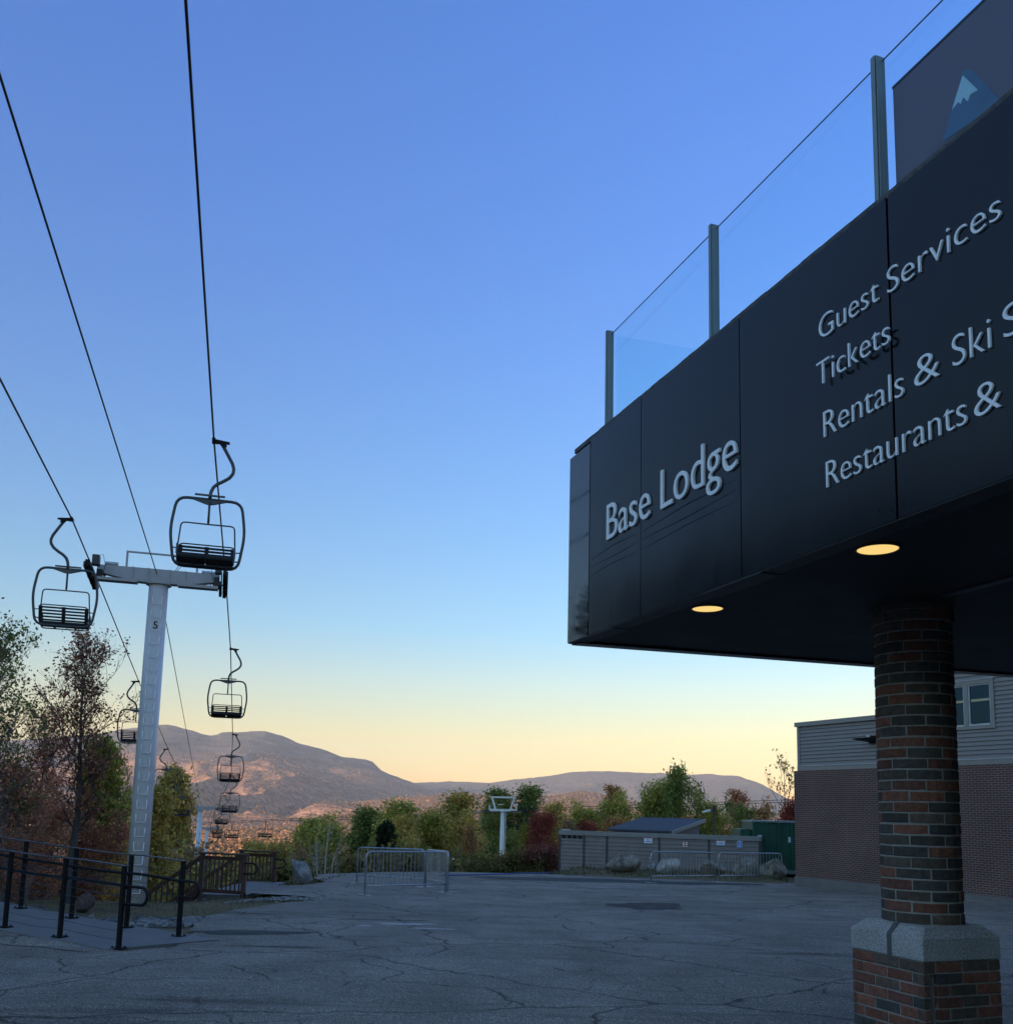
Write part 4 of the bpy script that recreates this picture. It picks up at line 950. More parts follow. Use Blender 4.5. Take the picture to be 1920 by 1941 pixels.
# ------------------------------------------------------------------ board enclosure, signs, shed, dumpster
FL, FC, FR = at(1062, 1573, 43.4), at(1151, 1576, 42.4), at(1440, 1585, 40.1)
FT = .70
FN = tag(empty('board_enclosure', (FC[0], FC[1], gz(FC[0], FC[1])-.02)), 'grey board enclosure with flat top rail, left of the green dumpster', 'fence')
fz = FN.location[2]
def fpanel(a, b, first=False):
    a = np.array(a[:2])-FC[:2]; b = np.array(b[:2])-FC[:2]; d = b-a; L = np.linalg.norm(d); d /= L; n = np.array([d[1], -d[0]])
    H = FT-fz-.20; m = MB(); z = -.3
    P = lambda s, o_, zz: (*(a+d*s+n*o_), zz)
    while z < H-.01:
        h = min(.168, H-z)
        m.hexa([P(.04, .034, z), P(L-.04, .034, z), P(L-.04, -.02, z), P(.04, -.02, z), P(.04, .004, z+h-.004), P(L-.04, .004, z+h-.004), P(L-.04, -.02, z+h-.004), P(.04, -.02, z+h-.004)]); z += .168
    m.build('board_panel', M['fence_board'], FN)
    m = MB(); m.hexa([P(-.05, .045, -.3), P(.04, .045, -.3), P(.04, -.05, -.3), P(-.05, -.05, -.3), P(-.05, .045, H), P(.04, .045, H), P(.04, -.05, H), P(-.05, -.05, H)]); m.build('post', simple('fence_post', (.06, .055, .06), .8), FN)
    m = MB(); m.hexa([P(-.02, .07, H+.002), P(L+.02, .07, H+.002), P(L+.02, -.10, H+.002), P(-.02, -.10, H+.002), P(-.02, .07, H+.2), P(L+.02, .07, H+.2), P(L+.02, -.10, H+.2), P(-.02, -.10, H+.2)]); m.build('top_rail', M['trim_grey'], FN)
    if first:
        m = MB()
        for i in range(4): s0 = .1+i*.26; m.hexa([P(s0, .032, H-.15), P(s0+.2, .032, H-.15), P(s0+.2, .012, H-.15), P(s0, .012, H-.15), P(s0, .034, H-.02), P(s0+.2, .034, H-.02), P(s0+.2, .012, H-.02), P(s0, .012, H-.02)])
        m.build('vent_slots', M['black_metal'], FN)
mid1 = FL+(FC-FL)*.52; q1 = FC+(FR-FC)*.355; q2 = FC+(FR-FC)*.68
fpanel(FL, mid1, True); fpanel(mid1, FC); fpanel(FC, q1); fpanel(q1, q2); fpanel(q2, FR); fpanel(FR, FR+np.array([.9, 3.2, 0])); fpanel(FL+np.array([.6, 3.2, 0]), FL)
def fsign(name, u, v, wpx, hpx, label, parts, cat='sign'):
    # stand the sign on the face of the enclosure
    d = (FR-FC)[:2]; d /= np.linalg.norm(d); n = np.array([d[1], -d[0]]); r_ = ray(u, v); k = (np.array(FC[:2])+n*.05)@n/(r_[:2]@n); p = r_*k; p[2] += EYE
    sc_ = p[1]/FPX; W, H = wpx*sc_, hpx*sc_; o = empty(name, p, math.atan2(d[1], d[0]), label, cat)
    MB().box(-W/2, W/2, -.004, .004, -H/2, H/2).build('plate', M['sign_white'], o)
    for nm, a, b, c, e, mt in parts:
        m = MB(); m.box(W*(a-.5), W*(b-.5), -.0075, -.0042, H*(c-.5), H*(e-.5)); m.build(nm, M[mt], o)
wp = [('header', .06, .94, .74, .99, 'sign_red'), ('text_line', .25, .75, .45, .53, 'sign_blue'), ('text_line', .12, .88, .18, .30, 'sign_blue'), ('header_text', .22, .78, .82, .92, 'sign_black')]
fsign('warning_sign', 1228.5, 1592.5, 15.5, 12.5, 'white warning sign with red header, nearest the big boulder on the fence', wp)
fsign('warning_sign', 1366, 1597, 15.5, 11, 'white warning sign with red header beside the blue sign', wp)
fsign('notice_sign', 1298.5, 1601, 8.5, 9, 'small red and white notice in the middle of the board fence', [('symbol', .3, .7, .55, .98, 'sign_red'), ('text_line', .1, .9, .12, .42, 'sign_red')])
fsign('parking_sign', 1402, 1600, 9.5, 17, 'tall blue and white sign near the right end of the board fence', [('field', .05, .95, .02, .98, 'sign_blue'), ('text_line', .2, .8, .70, .80, 'sign_white'), ('text_line', .2, .8, .52, .60, 'sign_white'), ('text_line', .35, .65, .12, .40, 'sign_white')])
SH = empty('shed', (5.2, 44.8, gz(5.2, 44.8)), math.atan2(-.6, .8), 'low shed with dark shingled sloping roof behind the board enclosure', 'shed')
sz = SH.location[2]; ez = EYE-.86-sz; rz_ = EYE-.33-sz
m = MB(); m.hexa([(-.2, -.25, ez-.05), (3.2, -.25, ez-.05), (3.2, 3.2, rz_-.03), (-.2, 3.2, rz_-.03), (-.2, -.25, ez+.03), (3.2, -.25, ez+.03), (3.2, 3.2, rz_+.06), (-.2, 3.2, rz_+.06)]); m.build('roof', M['shingle'], SH)
m = MB(); m.hexa([(3.201, -.27, ez-.12), (3.25, -.27, ez-.12), (3.25, 3.22, rz_-.10), (3.201, 3.22, rz_-.10), (3.201, -.27, ez+.035), (3.25, -.27, ez+.035), (3.25, 3.22, rz_+.065), (3.201, 3.22, rz_+.065)]); m.build('fascia_board', M['trim_grey'], SH)
m = MB(); m.hexa([(0, 0, -1), (3, 0, -1), (3, 3, -1), (0, 3, -1), (0, 0, ez-.02), (3, 0, ez-.02), (3, 3, rz_-.08), (0, 3, rz_-.08)]); m.build('wall', M['fence_board'], SH)
DX, DY = at(1426, 1600, 43.5)[0], 43.5
DU = empty('dumpster', (DX, DY, gz(DX, DY)), -.06, 'dark green ribbed steel dumpster between board enclosure and brick building', 'dumpster')
dh = EYE-.33-DU.location[2]
m = MB(); m.box(0, 6.0, 0, 2.4, .25, dh-.02); m.build('box', M['green_steel'], DU)
m = MB(); m.box(-.04, 6.04, -.08, 2.44, dh-.0199, dh+.06); m.box(-.04, 6.04, -.07, -.002, .12, .3); m.build('rim', simple('dumpster_rim', (.16, .22, .21), .5), DU)
for i in range(11): MB().box(.0+i*.575, .09+i*.575, -.11, -.001, .3, dh-.02).build('rib', M['green_steel'], DU)
MB().box(-.5, -.045, .2, 2.2, .9, dh-.35).build('winch_housing', M['green_steel'], DU)
MB().box(1.62, 1.82, -.014, -.002, dh-.9, dh-.66).build('sticker', M['sign_white'], DU)
m = MB(); m.box(.2, 5.8, .3, .5, -.2, .249); m.box(.2, 5.8, 1.9, 2.1, -.2, .249); m.build('skid', M['black_metal'], DU)

# ------------------------------------------------------------------ boulders
def rock_mat(name, a, b):
    t = NT(name); c = t.coord(); f = t.noise(c, 2.6, 6, .65); f2 = t.noise(c, 22, 4, .7); base = t.mix(t.ramp(f, [(.38, 0), (.62, 1)]), a, b); base = t.mix(1.0, base, t.ramp(f2, [(.3, .6), (.7, 1.3)]), 'MULTIPLY')
    t.set(Base_Color=base, Roughness=.9); t.b.inputs['Specular IOR Level'].default_value = .25; t.bump(t.math('ADD', f, f2), .8, .04); return t.m
RM = {'grey': rock_mat('grey_rock', (.16, .16, .16), (.36, .35, .33)), 'pale': rock_mat('pale_rock', (.2, .19, .18), (.55, .53, .49)), 'dark': rock_mat('dark_rock', (.075, .055, .05), (.17, .12, .105)), 'tan': rock_mat('tan_rock', (.12, .105, .085), (.34, .30, .25))}
def boulder(x, y, sx_, sy_, sz_, mat, seed, label, lean=(0, 0), cuts=7, zoff=0.0):
    import bmesh
    r = np.random.default_rng(seed); bm = bmesh.new(); bmesh.ops.create_icosphere(bm, subdivisions=4, radius=1.0)
    co = np.array([v.co[:] for v in bm.verts]); 
    for k in range(cuts):
        n = r.normal(0, 1, 3); n[2] = abs(n[2])*.9-.25; n /= np.linalg.norm(n); dd = r.uniform(.48, .8); s = co@n; co = co-np.outer(np.maximum(s-dd, 0)*.97, n)
    co = co*(1+.05*fbm(co[:, 0]*2.3+seed, co[:, 1]*2.3+co[:, 2]*1.7, seed, 4)[:, None]); co = co*np.array([sx_, sy_, sz_])
    co[:, 0] += co[:, 2]*lean[0]; co[:, 1] += co[:, 2]*lean[1]
    for v, c in zip(bm.verts, co): v.co = c
    me = bpy.data.meshes.new('boulder'); bm.to_mesh(me); bm.free(); me.materials.append(RM[mat]); me.polygons.foreach_set('use_smooth', [True]*len(me.polygons))
    o = bpy.data.objects.new('boulder', me); COL.objects.link(o); o.location = (x, y, gz(x, y)+sz_*.45+zoff); tag(o, label, 'boulder', 'boulders around the lot'); return o
boulder(xat(577, 31), 31, .42, .40, .62, 'grey', 1, 'leaning grey pointed boulder right of the brown landing', (-.28, 0), 9, .02)
boulder(xat(516, 33.5), 33.5, .42, .3, .62, 'pale', 2, 'pale upright boulder seen between the bars of the farther brown panel', (0, 0), 9, .15)
boulder(xat(66, 17.6), 17.6, .42, .4, .30, 'dark', 3, 'dark reddish brown boulder beside the concrete ramp', (0, 0), 8, .08)
boulder(xat(172, 21.6), 21.6, .25, .25, .26, 'dark', 4, 'small brown stone at the foot of the maple', (0, 0), 8, .12)
boulder(xat(2, 18.6), 18.6, .3, .25, .22, 'pale', 5, 'pale stone at the left edge behind the ramp', (0, 0), 8, .1)
boulder(xat(1181, 39.4), 39.4, .72, .5, .42, 'tan', 6, 'big rounded boulder left of the right-hand barriers', (0, 0), 7, .14)
boulder(xat(1263, 39.0), 39.0, .55, .45, .42, 'pale', 7, 'pale angular boulder behind the left one of the right-hand barriers', (.25, 0), 14, .08)
boulder(xat(1344, 38.6), 38.6, .66, .5, .42, 'tan', 8, 'blocky boulder behind the gap of the right-hand barriers', (0, 0), 14, .06)
boulder(xat(1414, 38.2), 38.2, .62, .5, .44, 'tan', 9, 'sloping boulder behind the rightmost barrier', (-.3, 0), 13, .05)
boulder(xat(1464, 37.8), 37.8, .56, .5, .46, 'tan', 10, 'rounded boulder in front of the green dumpster', (0, 0), 5, .06)
boulder(xat(1236, 39.6), 39.6, .22, .2, .18, 'grey', 11, 'small grey stone between the big rounded and the pale angular boulder', (0, 0), 8, .1)

# ------------------------------------------------------------------ crowd barriers
def barrier(p, q, label, group, nb=19):
    p = np.array(p); q = np.array(q); d = q-p; L = np.linalg.norm(d); z = float(lot(p[1]))+.012; z2 = float(lot(q[1]))+.012
    o = empty('crowd_barrier', (p[0], p[1], z), math.atan2(d[1], d[0]), label, 'barrier', group); sl_ = (z2-z)/L
    H, b, R = 1.09, .24, .16; S = lambda x, zz: (x, 0, zz+sl_*x)
    arc = lambda cx, a0, a1: [S(cx+R*math.cos(a), H-R+R*math.sin(a)) for a in np.linspace(a0, a1, 6)]
    m = MB(); m.tube([S(0, .02)]+arc(R, math.pi, math.pi/2)+arc(L-R, math.pi/2, 0)+[S(L, .02)], .021, 8); m.tube([S(0, b), S(L, b)], .019, 8); m.build('frame', M['galv'], o, smooth=True)
    for i in range(nb):
        x = L*(i+1)/(nb+1); top = H if R < x < L-R else H-R+math.sqrt(max(0, R*R-(R-min(x, L-x))**2)); MB().tube([S(x, b), S(x, top)], .008, 5).build('bar', M['galv'], o)
    for x in (0, L): m = MB(); m.box(x-.025, x+.025, -.30, .30, sl_*x+.003, sl_*x+.016); m.build('foot', M['galv'], o)
    m = MB(); m.tube([S(-.05, .55), S(-.09, .58), S(-.09, .64), S(-.03, .66)], .008, 5); m.tube([S(-.05, .85), S(-.09, .85), S(-.06, .92)], .008, 5); m.build('hook', M['galv'], o); return o
G1 = 'crowd barriers on the left of the lot'; G2 = 'crowd barriers on the right of the lot'
barrier(lot_at(691, 1699), lot_at(844, 1695), 'front steel barrier of the left-hand group, facing the camera', G1)
barrier(lot_at(676, 1675), lot_at(804, 1683), 'rear steel barrier of the left-hand group', G1)
barrier(lot_at(807, 1683), lot_at(848, 1693), 'steel barrier closing the right side of the left-hand group', G1)
barrier(lot_at(1234, 1675), lot_at(1355, 1673), 'left steel barrier of the right-hand pair', G2)
barrier(lot_at(1363, 1673), lot_at(1482, 1671.5), 'rightmost steel barrier, in front of the green dumpster', G2)

# ------------------------------------------------------------------ concrete ramp and its railings
P1 = np.array((-5.04, 12.75)); DL = np.array((-.889, .457)); DP = np.array((.457, .889))
def rampz(s): return -.275+.055*max(0, s-1.6)-.055*max(0, 1-max(s, -.1))
def ramp():
    near, farr = -.17, 1.42; V = []; F = []
    ss = [-1, .35, .8, 1.6, 2.5, 4, 6, 8, 10]
    for i, s in enumerate(ss):
        for dp in (near, farr):
            se = (.02-.27*(dp-near)) if i == 0 else s        # the end slants across the ramp
            p = P1+DL*se+DP*dp; V.append((p[0], p[1], max(rampz(se), float(lot(p[1]))+.016)))
        for dp in (farr, near):
            se = (.02-.27*(dp-near)) if i == 0 else s
            p = P1+DL*se+DP*dp; V.append((p[0], p[1], float(lot(p[1]))-.6))
    for i in range(len(ss)-1):
        for j in range(4): a = i*4; F.append((a+j, a+(j+1) % 4, a+4+(j+1) % 4, a+4+j))
    F.append((0, 3, 2, 1)); k = (len(ss)-1)*4; F.append((k, k+1, k+2, k+3)); o = MB().add(V, F).build('ramp', M['concrete']); tag(o, kind='structure')
    # asphalt dressed up against the ramp's near edge
    V = []; r = random.Random(4)
    for s in np.linspace(0, 9, 46):
        p = P1+DL*s+DP*(near-.004); e = P1+DL*s+DP*(-.50-.16*r.random()); h = min(rampz(s)-.01, float(lot(p[1]))+.02+.10*min(1, s/2.5))
        V += [(p[0], p[1], h), (e[0], e[1], float(lot(e[1]))+.016)]
    tag(MB().add(V, [(i*2, i*2+1, i*2+3, i*2+2) for i in range(45)]).build('asphalt_fillet', M['asphalt'], None, smooth=True), kind='structure')
def apron():
    V = []; n = 30
    for i in range(n+1):
        s = -.6+i*.57; p = P1+DL*s+DP*(-.16); V += [(p[0], p[1], float(lot(p[1]))+.008), (p[0], 11.4, float(lot(11.4))+.008)]
    tag(MB().add(V, [(i*2, i*2+2, i*2+3, i*2+1) for i in range(n)]).build('driveway', M['asphalt']), kind='structure')
ramp(); apron()
def railing(off, svals, label, s_end):
    o = empty('ramp_railing', (*(P1+DP*off+DL*svals[0]), rampz(0)), math.atan2(DL[1], DL[0]), label, 'railing', 'railings of the concrete ramp')
    x0 = svals[0]; X_ = [s-x0 for s in svals]; zf = lambda x: rampz(x+x0)-rampz(0); E = s_end-x0
    for x in X_:
        m = MB(); m.box(x-.03, x+.03, -.022, .022, zf(x), zf(x)+1.065); m.build('post', M['black_metal'], o)
        m = MB(); m.box(x-.085, x+.085, -.075, .075, zf(x), zf(x)+.014); 
        for a in (-.06, .06):
            for b in (-.05, .05): m.tube([(x+a, b, zf(x)+.014), (x+a, b, zf(x)+.034)], .011, 6)
        m.build('base_plate', M['black_metal'], o)
    xs = [-.05]+[x for x in np.arange(.4, E, .4)]+[E]
    m = MB()
    for a, b in zip(xs, xs[1:]): m.bar((a, 0, zf(a)+1.072), (b+.002, 0, zf(b)+1.072), .075, .014)
    m.build('top_rail', M['dark_steel'], o)
    sd = .06 if off > .5 else -.06; zh = .80
    loop = [(x, sd, zf(x)+zh) for x in reversed(xs[1:])]+[(0, sd, zh), (-.28, sd, zh)]+[(-.28+.115*math.sin(a)*-1, sd, zh-.115+.115*math.cos(a)) for a in np.linspace(.3, math.pi-.3, 7)]+[(-.28, sd, zh-.23), (0, sd*.4, zh-.23)]
    m = MB(); m.tube(loop, .0215, 10); m.build('handrail', M['black_metal'], o, smooth=True)
    for x in X_: m = MB(); m.bar((x, 0, zf(x)+zh-.07), (x, sd, zf(x)+zh-.02), .012, .012); m.build('handrail_bracket', M['black_metal'], o)
    for k in range(8):
        m = MB(); zz = .11+k*.115; m.tube([(x, 0, zf(x)+zz-.012*math.sin(math.pi*((x-X_[0]) % 1.2)/1.2)) for x in np.arange(0, E, .2)], .0035, 5); m.build('wire', M['dark_steel'], o)
railing(0, [0, 1.16, 2.33, 3.5, 4.7, 5.9, 7.1], 'near black railing with wires along the concrete ramp', 8.2)
railing(1.22, [.19, 1.26, 2.48, 3.69, 4.9, 6.1, 7.3], 'far black railing with wires along the concrete ramp', 8.2)

# ------------------------------------------------------------------ brown wooden stairs
def stair_rail(a, b, za, slope_dir, drop, run, label):
    a = np.array(a); b = np.array(b); o = empty('stair_railing', (b[0], b[1], za), 0, label, 'railing', 'brown railings of the wooden stairs'); d = a-b; L = np.linalg.norm(d); d /= L; H = 1.05
    for s in (.0, L): p = d*s; m = MB(); m.box(p[0]-.055, p[0]+.055, p[1]-.055, p[1]+.055, -.35, H); m.build('post', M['brown_wood'], o)
    m = MB(); m.bar((-d[0]*.08, -d[1]*.08, H+.022), (*(d*(L+.08)), H+.022), .16, .04); m.build('top_rail', M['brown_wood'], o)
    m = MB(); m.bar((0, 0, H-.09), (*(d*L), H-.09), .04, .09); m.bar((0, 0, .12), (*(d*L), .12), .04, .09); m.build('side_rails', M['brown_wood'], o)
    n = int(L/.125)
    for i in range(1, n): p = d*(L*i/n); m = MB(); m.bar((p[0], p[1], .1), (p[0], p[1], H-.05), .036, .036); m.build('baluster', M['brown_wood'], o)
    m = MB(); zh = .86; lp = [(.0, -.07, zh), (.22, -.07, zh)]+[(.22+.13*math.sin(t_), -.07, zh-.13+.13*math.cos(t_)) for t_ in np.linspace(.3, math.pi-.3, 7)]+[(.22, -.07, zh-.26), (0, -.06, zh-.26)]
    m.tube(lp, .021, 8); m.build('handrail', M['black_metal'], o, smooth=True)
    e = np.array(slope_dir, float); e /= np.linalg.norm(e); s0 = d*L
    pt = lambda s, z: (s0[0]+e[0]*s, s0[1]+e[1]*s, z-drop/run*s)
    m = MB(); m.bar(pt(0, .98), pt(run, .98), .06, .10); m.bar(pt(0, .1), pt(run, .1), .05, .24); m.build('sloping_rail', M['brown_wood'], o)
    for i in range(1, int(run/.15)): q = pt(i*.15, 0); m = MB(); m.bar((q[0], q[1], q[2]+.1), (q[0], q[1], q[2]+.95), .036, .036); m.build('baluster', M['brown_wood'], o)
    return o
stair_rail((-7.8, 24.8), (-6.57, 24.35), -.78, (-1, .13), 2.1, 3.0, 'nearer brown stair railing beside the asphalt path')
stair_rail((-8.1, 29.6), (-6.97, 29.2), -.94, (-1, .05), 2.3, 3.2, 'farther brown stair railing by the leaning boulder')
ST = empty('wooden_stairs', (-7.85, 27.2, -.8), 0, 'brown wooden steps going down left between the two brown railings', 'stairs')
for k in range(13): m = MB(); m.box(-.28-.28*k, -.28*k+.02, -2.2, 2.2, -.19*(k+1)+.10, -.19*(k+1)+.14); m.build('tread', M['brown_wood'], ST)
m = MB(); m.box(.02, 1.2, -2.2, 2.2, -.09, .02); m.build('landing', M['concrete'], ST)

# ------------------------------------------------------------------ chairlift: ropes, towers, chairs
LD = np.array([-.2845, .9587, 0]); LX = np.array([.9587, .2845, 0])
RC = [at(405.6, 835, 15.7), at(437, 1229.5, 30.3), at(441, 1392, 45.2), at(438.5, 1472, 60.5)]
LC = [at(136.5, 984, 19.0), at(263, 1291.5, 34.4), at(318.5, 1420, 49.2), at(348, 1481, 62.6)]
RS, LS = at(428, 1098, 23.6), at(176, 1078, 22.6)
T2, T3 = at(411, 1531, 88), at(436, 1570, 140)
T2 = np.array([-8.9-.2968*(88-23), 88, T2[2]]); T3 = np.array([T2[0]-.2968*52, 140, T3[2]])
R2, L2 = T2+LX*1.6, T2-LX*1.6; R3, L3 = T3+LX*1.6, T3-LX*1.6
def ext(p, q, Yv): k = (Yv-p[1])/(q[1]-p[1]); return p+(q-p)*k
Rpts = [ext(RC[0], at(352, 0, 8.0), -14), at(352, 0, 8.0), RC[0], RS, RC[1], RC[2], RC[3], R2+(0, 0, .1), R3, ext(R2, R3, 200)]
Lpts = [ext(LC[0], at(0, 718, 13.1), -12), at(0, 718, 13.1), LC[0], LS, LC[1], LC[2], LC[3], L2+(0, 0, .1), L3, ext(L2, L3, 200)]
def rope(name, pts, r, label):
    m = MB(); m.tube(pts, r, 8); o = m.build(name, M['cable'], None, smooth=True); return tag(o, label, 'cable', 'ropes of the near chairlift')
rope('lift_cable', Rpts, .0165, 'right haul rope of the near chairlift, crossing the sky at upper left')
rope('lift_cable', Lpts, .0165, 'left haul rope of the near chairlift')
TM = at(298, 1090, 23.05); rope('signal_cable', [ext(TM, at(0, 143, 7.3), -6), at(0, 143, 7.3), TM, TM*.5+(T2+np.array((0, 0, .35)))*.5-np.array((0, 0, .12)), T2+(0, 0, .35)], .013, 'thin middle cable meeting the near lift tower at its crossarm centre')

def tower(base, top_z, label, slopeR, detail=True, gr='chairlift towers', zr=0.0, zl=0.0, rad_=.245):
    o = empty('lift_tower', base, math.atan2(LX[1], LX[0]), label, 'lift tower', gr); H = top_z-base[2]
    m = MB(); m.tube([(0, 0, -.4), (0, 0, H*.5), (0, 0, H)], [rad_*1.0, rad_*.985, rad_*.95], 40); m.build('pole', M['white_paint'], o, smooth=True)
    m = MB()
    for s in (-1, 1):      # tapered box arms
        a = [(s*.0, .36, .30), (s*.62, .34, .28), (s*1.45, .18, .22)]
        for (x0, h0, w0), (x1, h1, w1) in zip(a, a[1:]):
            tz = H+.36; q = [(x0, -w0/2, tz-h0), (x1, -w1/2, tz-h1), (x1, w1/2, tz-h1), (x0, w0/2, tz-h0), (x0, -w0/2, tz), (x1, -w1/2, tz), (x1, w1/2, tz), (x0, w0/2, tz)]
            if s < 0: q = [q[1], q[0], q[3], q[2], q[5], q[4], q[7], q[6]]
            m.hexa(q)
    for x in (-.62, -.25, .25, .62): m.box(x-.012, x+.012, -.17, .17, H-.005, H+.37)
    m.tube([(0, 0, H-.03), (0, 0, H+.0)], rad_*1.25, 24); m.build('crossarm', M['tower_arm'], o)
    for s, zz in ((-1, zl), (1, zr)):      # sheave trains
        sh = empty('x', (0, 0, 0)); bpy.data.objects.remove(sh)
        m = MB(); cx = s*1.58; L = .85; g_ = -slopeR
        P = lambda y, dz, dx=0.0: (cx+dx*s, y, zz+dz+g_*y)
        m.bar(P(-L, -.16, .06), P(L, -.16, .06), .035, .12); m.bar(P(-L, -.16, -.08), P(L, -.16, -.08), .03, .09); m.bar(P(-.5, -.30, -.1), P(.5, -.30, -.1), .07, .10)
        m.bar((cx-s*.35, 0, H+.26), P(0, -.25, -.1), .14, .16)
        fr = m.build('sheave_train', M['dark_steel'], o)
        for y in (-.72, -.25, .25, .72):
            c = np.array(P(y, -.16)); m = MB(); m.tube([c+(-.045, 0, 0), c+(.045, 0, 0)], .15, 20); m.tube([c+(-.05, 0, 0), c+(.05, 0, 0)], .05, 10); m.build('wheel', M['black_metal'], fr)
        if detail:
            m = MB(); c = np.array(P(-.55, .02, -.16)); m.box(c[0]-.08, c[0]+.08, c[1]-.12, c[1]+.12, c[2]-.1, c[2]+.14); c = np.array(P(.05, -.12, -.2)); m.box(c[0]-.07, c[0]+.07, c[1]-.2, c[1]+.2, c[2]-.12, c[2]+.1); m.build('switch_box', M['dark_steel'], fr)
            m = MB(); m.tube([P(-.55, .16, -.16), P(-.5, .22, -.3), P(-.3, .02, -.34), P(0, -.2, -.25)], .006, 5); m.build('wire', M['black_metal'], fr)
    if detail:
        for s in (-1, 1):
            m = MB(); m.box(s*.95-.48, s*.95+.48, -.52, -.22, H-.06, H-.03); m.box(s*.95-.48, s*.95+.48, -.52, -.49, H-.10, H-.061); m.box(s*.95-.48, s*.95+.48, -.25, -.22, H-.10, H-.061)
            for x in (-.3, .3): m.box(s*.95+x-.02, s*.95+x+.02, -.5, .1, H-.029, H+.0)
            m.build('catwalk', M['tower_arm'], o)
        m = MB(); m.bar((-.80, .1, H+.36), (-.80, .1, H+.80), .05, .05); m.bar((-.825, .1, H+.80), (.9, .1, H+.80), .045, .04); m.bar((.88, .1, H+.36), (.88, .1, H+.78), .05, .05); m.build('lifting_frame', M['tower_arm'], o)
        m = MB(); m.tube([(-1.28, 0, H+.42), (-.98, 0, H+.42)], .055, 12); m.tube([(1.0, .05, H+.42), (1.35, .05, H+.42)], .05, 12); m.build('spool', M['galv'], o)
        m = MB(); m.tube([(.35, 0, H+.37), (.5, -.05, H+.62), (.62, -.1, H+.72), (.55, -.1, H+.55), (.4, -.05, H+.37)], .008, 5); m.build('loose_wire', M['black_metal'], o)
        # step rungs on the side that faces the lodge
        ang = math.atan2(-base[1], -base[0])-o.rotation_euler[2]-.04; c_, s_ = math.cos(ang), math.sin(ang); tx, ty = -s_, c_
        rung = None; n = int((H-.4)/.335)
        for k in range(n):
            if rung is None:
                m = MB(); rr = rad_*.96; w_ = .105; out = .125
                q = lambda a_, r_, z_: (c_*r_+tx*a_, s_*r_+ty*a_, z_)
                m.tube([q(-w_*1.06, rr-.02, .19), q(-w_*1.06, rr+.045, .18), q(-w_, rr+.075, .0), q(w_, rr+.075, .0), q(w_*1.06, rr+.045, .18), q(w_*1.06, rr-.02, .19)], .0125, 6)
                rung = m.build('rung', M['rung_paint'], o, smooth=True); rung.location = (0, 0, .35)
            else:
                c2 = rung.copy(); COL.objects.link(c2); c2.parent = o; c2.location = (0, 0, .35+k*.335)
        me = text_mesh('5', .01, .01); co = np.zeros(len(me.vertices)*3); me.vertices.foreach_get('co', co); co = co.reshape(-1, 3); co[:, :2] -= co[:, :2].mean(0); sc_ = .26
        zz = at(293, 1187, 22.8)[2]-base[2]; out = np.stack([c_*(rad_*.992+.004+co[:, 2]*.2)+tx*co[:, 0]*sc_, s_*(rad_*.992+.004+co[:, 2]*.2)+ty*co[:, 0]*sc_, zz+co[:, 1]*sc_], 1)
        me.vertices.foreach_set('co', out.ravel()); me.materials.clear(); me.materials.append(M['sign_black']); me.name = 'number'; nb = bpy.data.objects.new('number', me); COL.objects.link(nb); nb.parent = o
    return o
PB = at(258, 1712, 23.05); PT = at(299, 1108, 23.05); bx = (PB[0]+PT[0])/2
HT = PT[2]; TW = tower((bx, 23.05, gz(bx, 23.05)-.02), HT, 'near white lift tower numbered 5 with step rungs up its pole', .09, True, zr=RS[2]-(gz(bx, 23.05)-.02), zl=LS[2]-(gz(bx, 23.05)-.02))
for Tn, lb in ((T2, 'second white lift tower down the line, left of the brown railings'), (T3, 'third white lift tower down the line, just right of the second')):
    z0 = gz(Tn[0], Tn[1]); tower((Tn[0], Tn[1], z0), Tn[2]-.3, lb, .06, False, zr=Tn[2]-z0+.05, zl=Tn[2]-z0+.05)

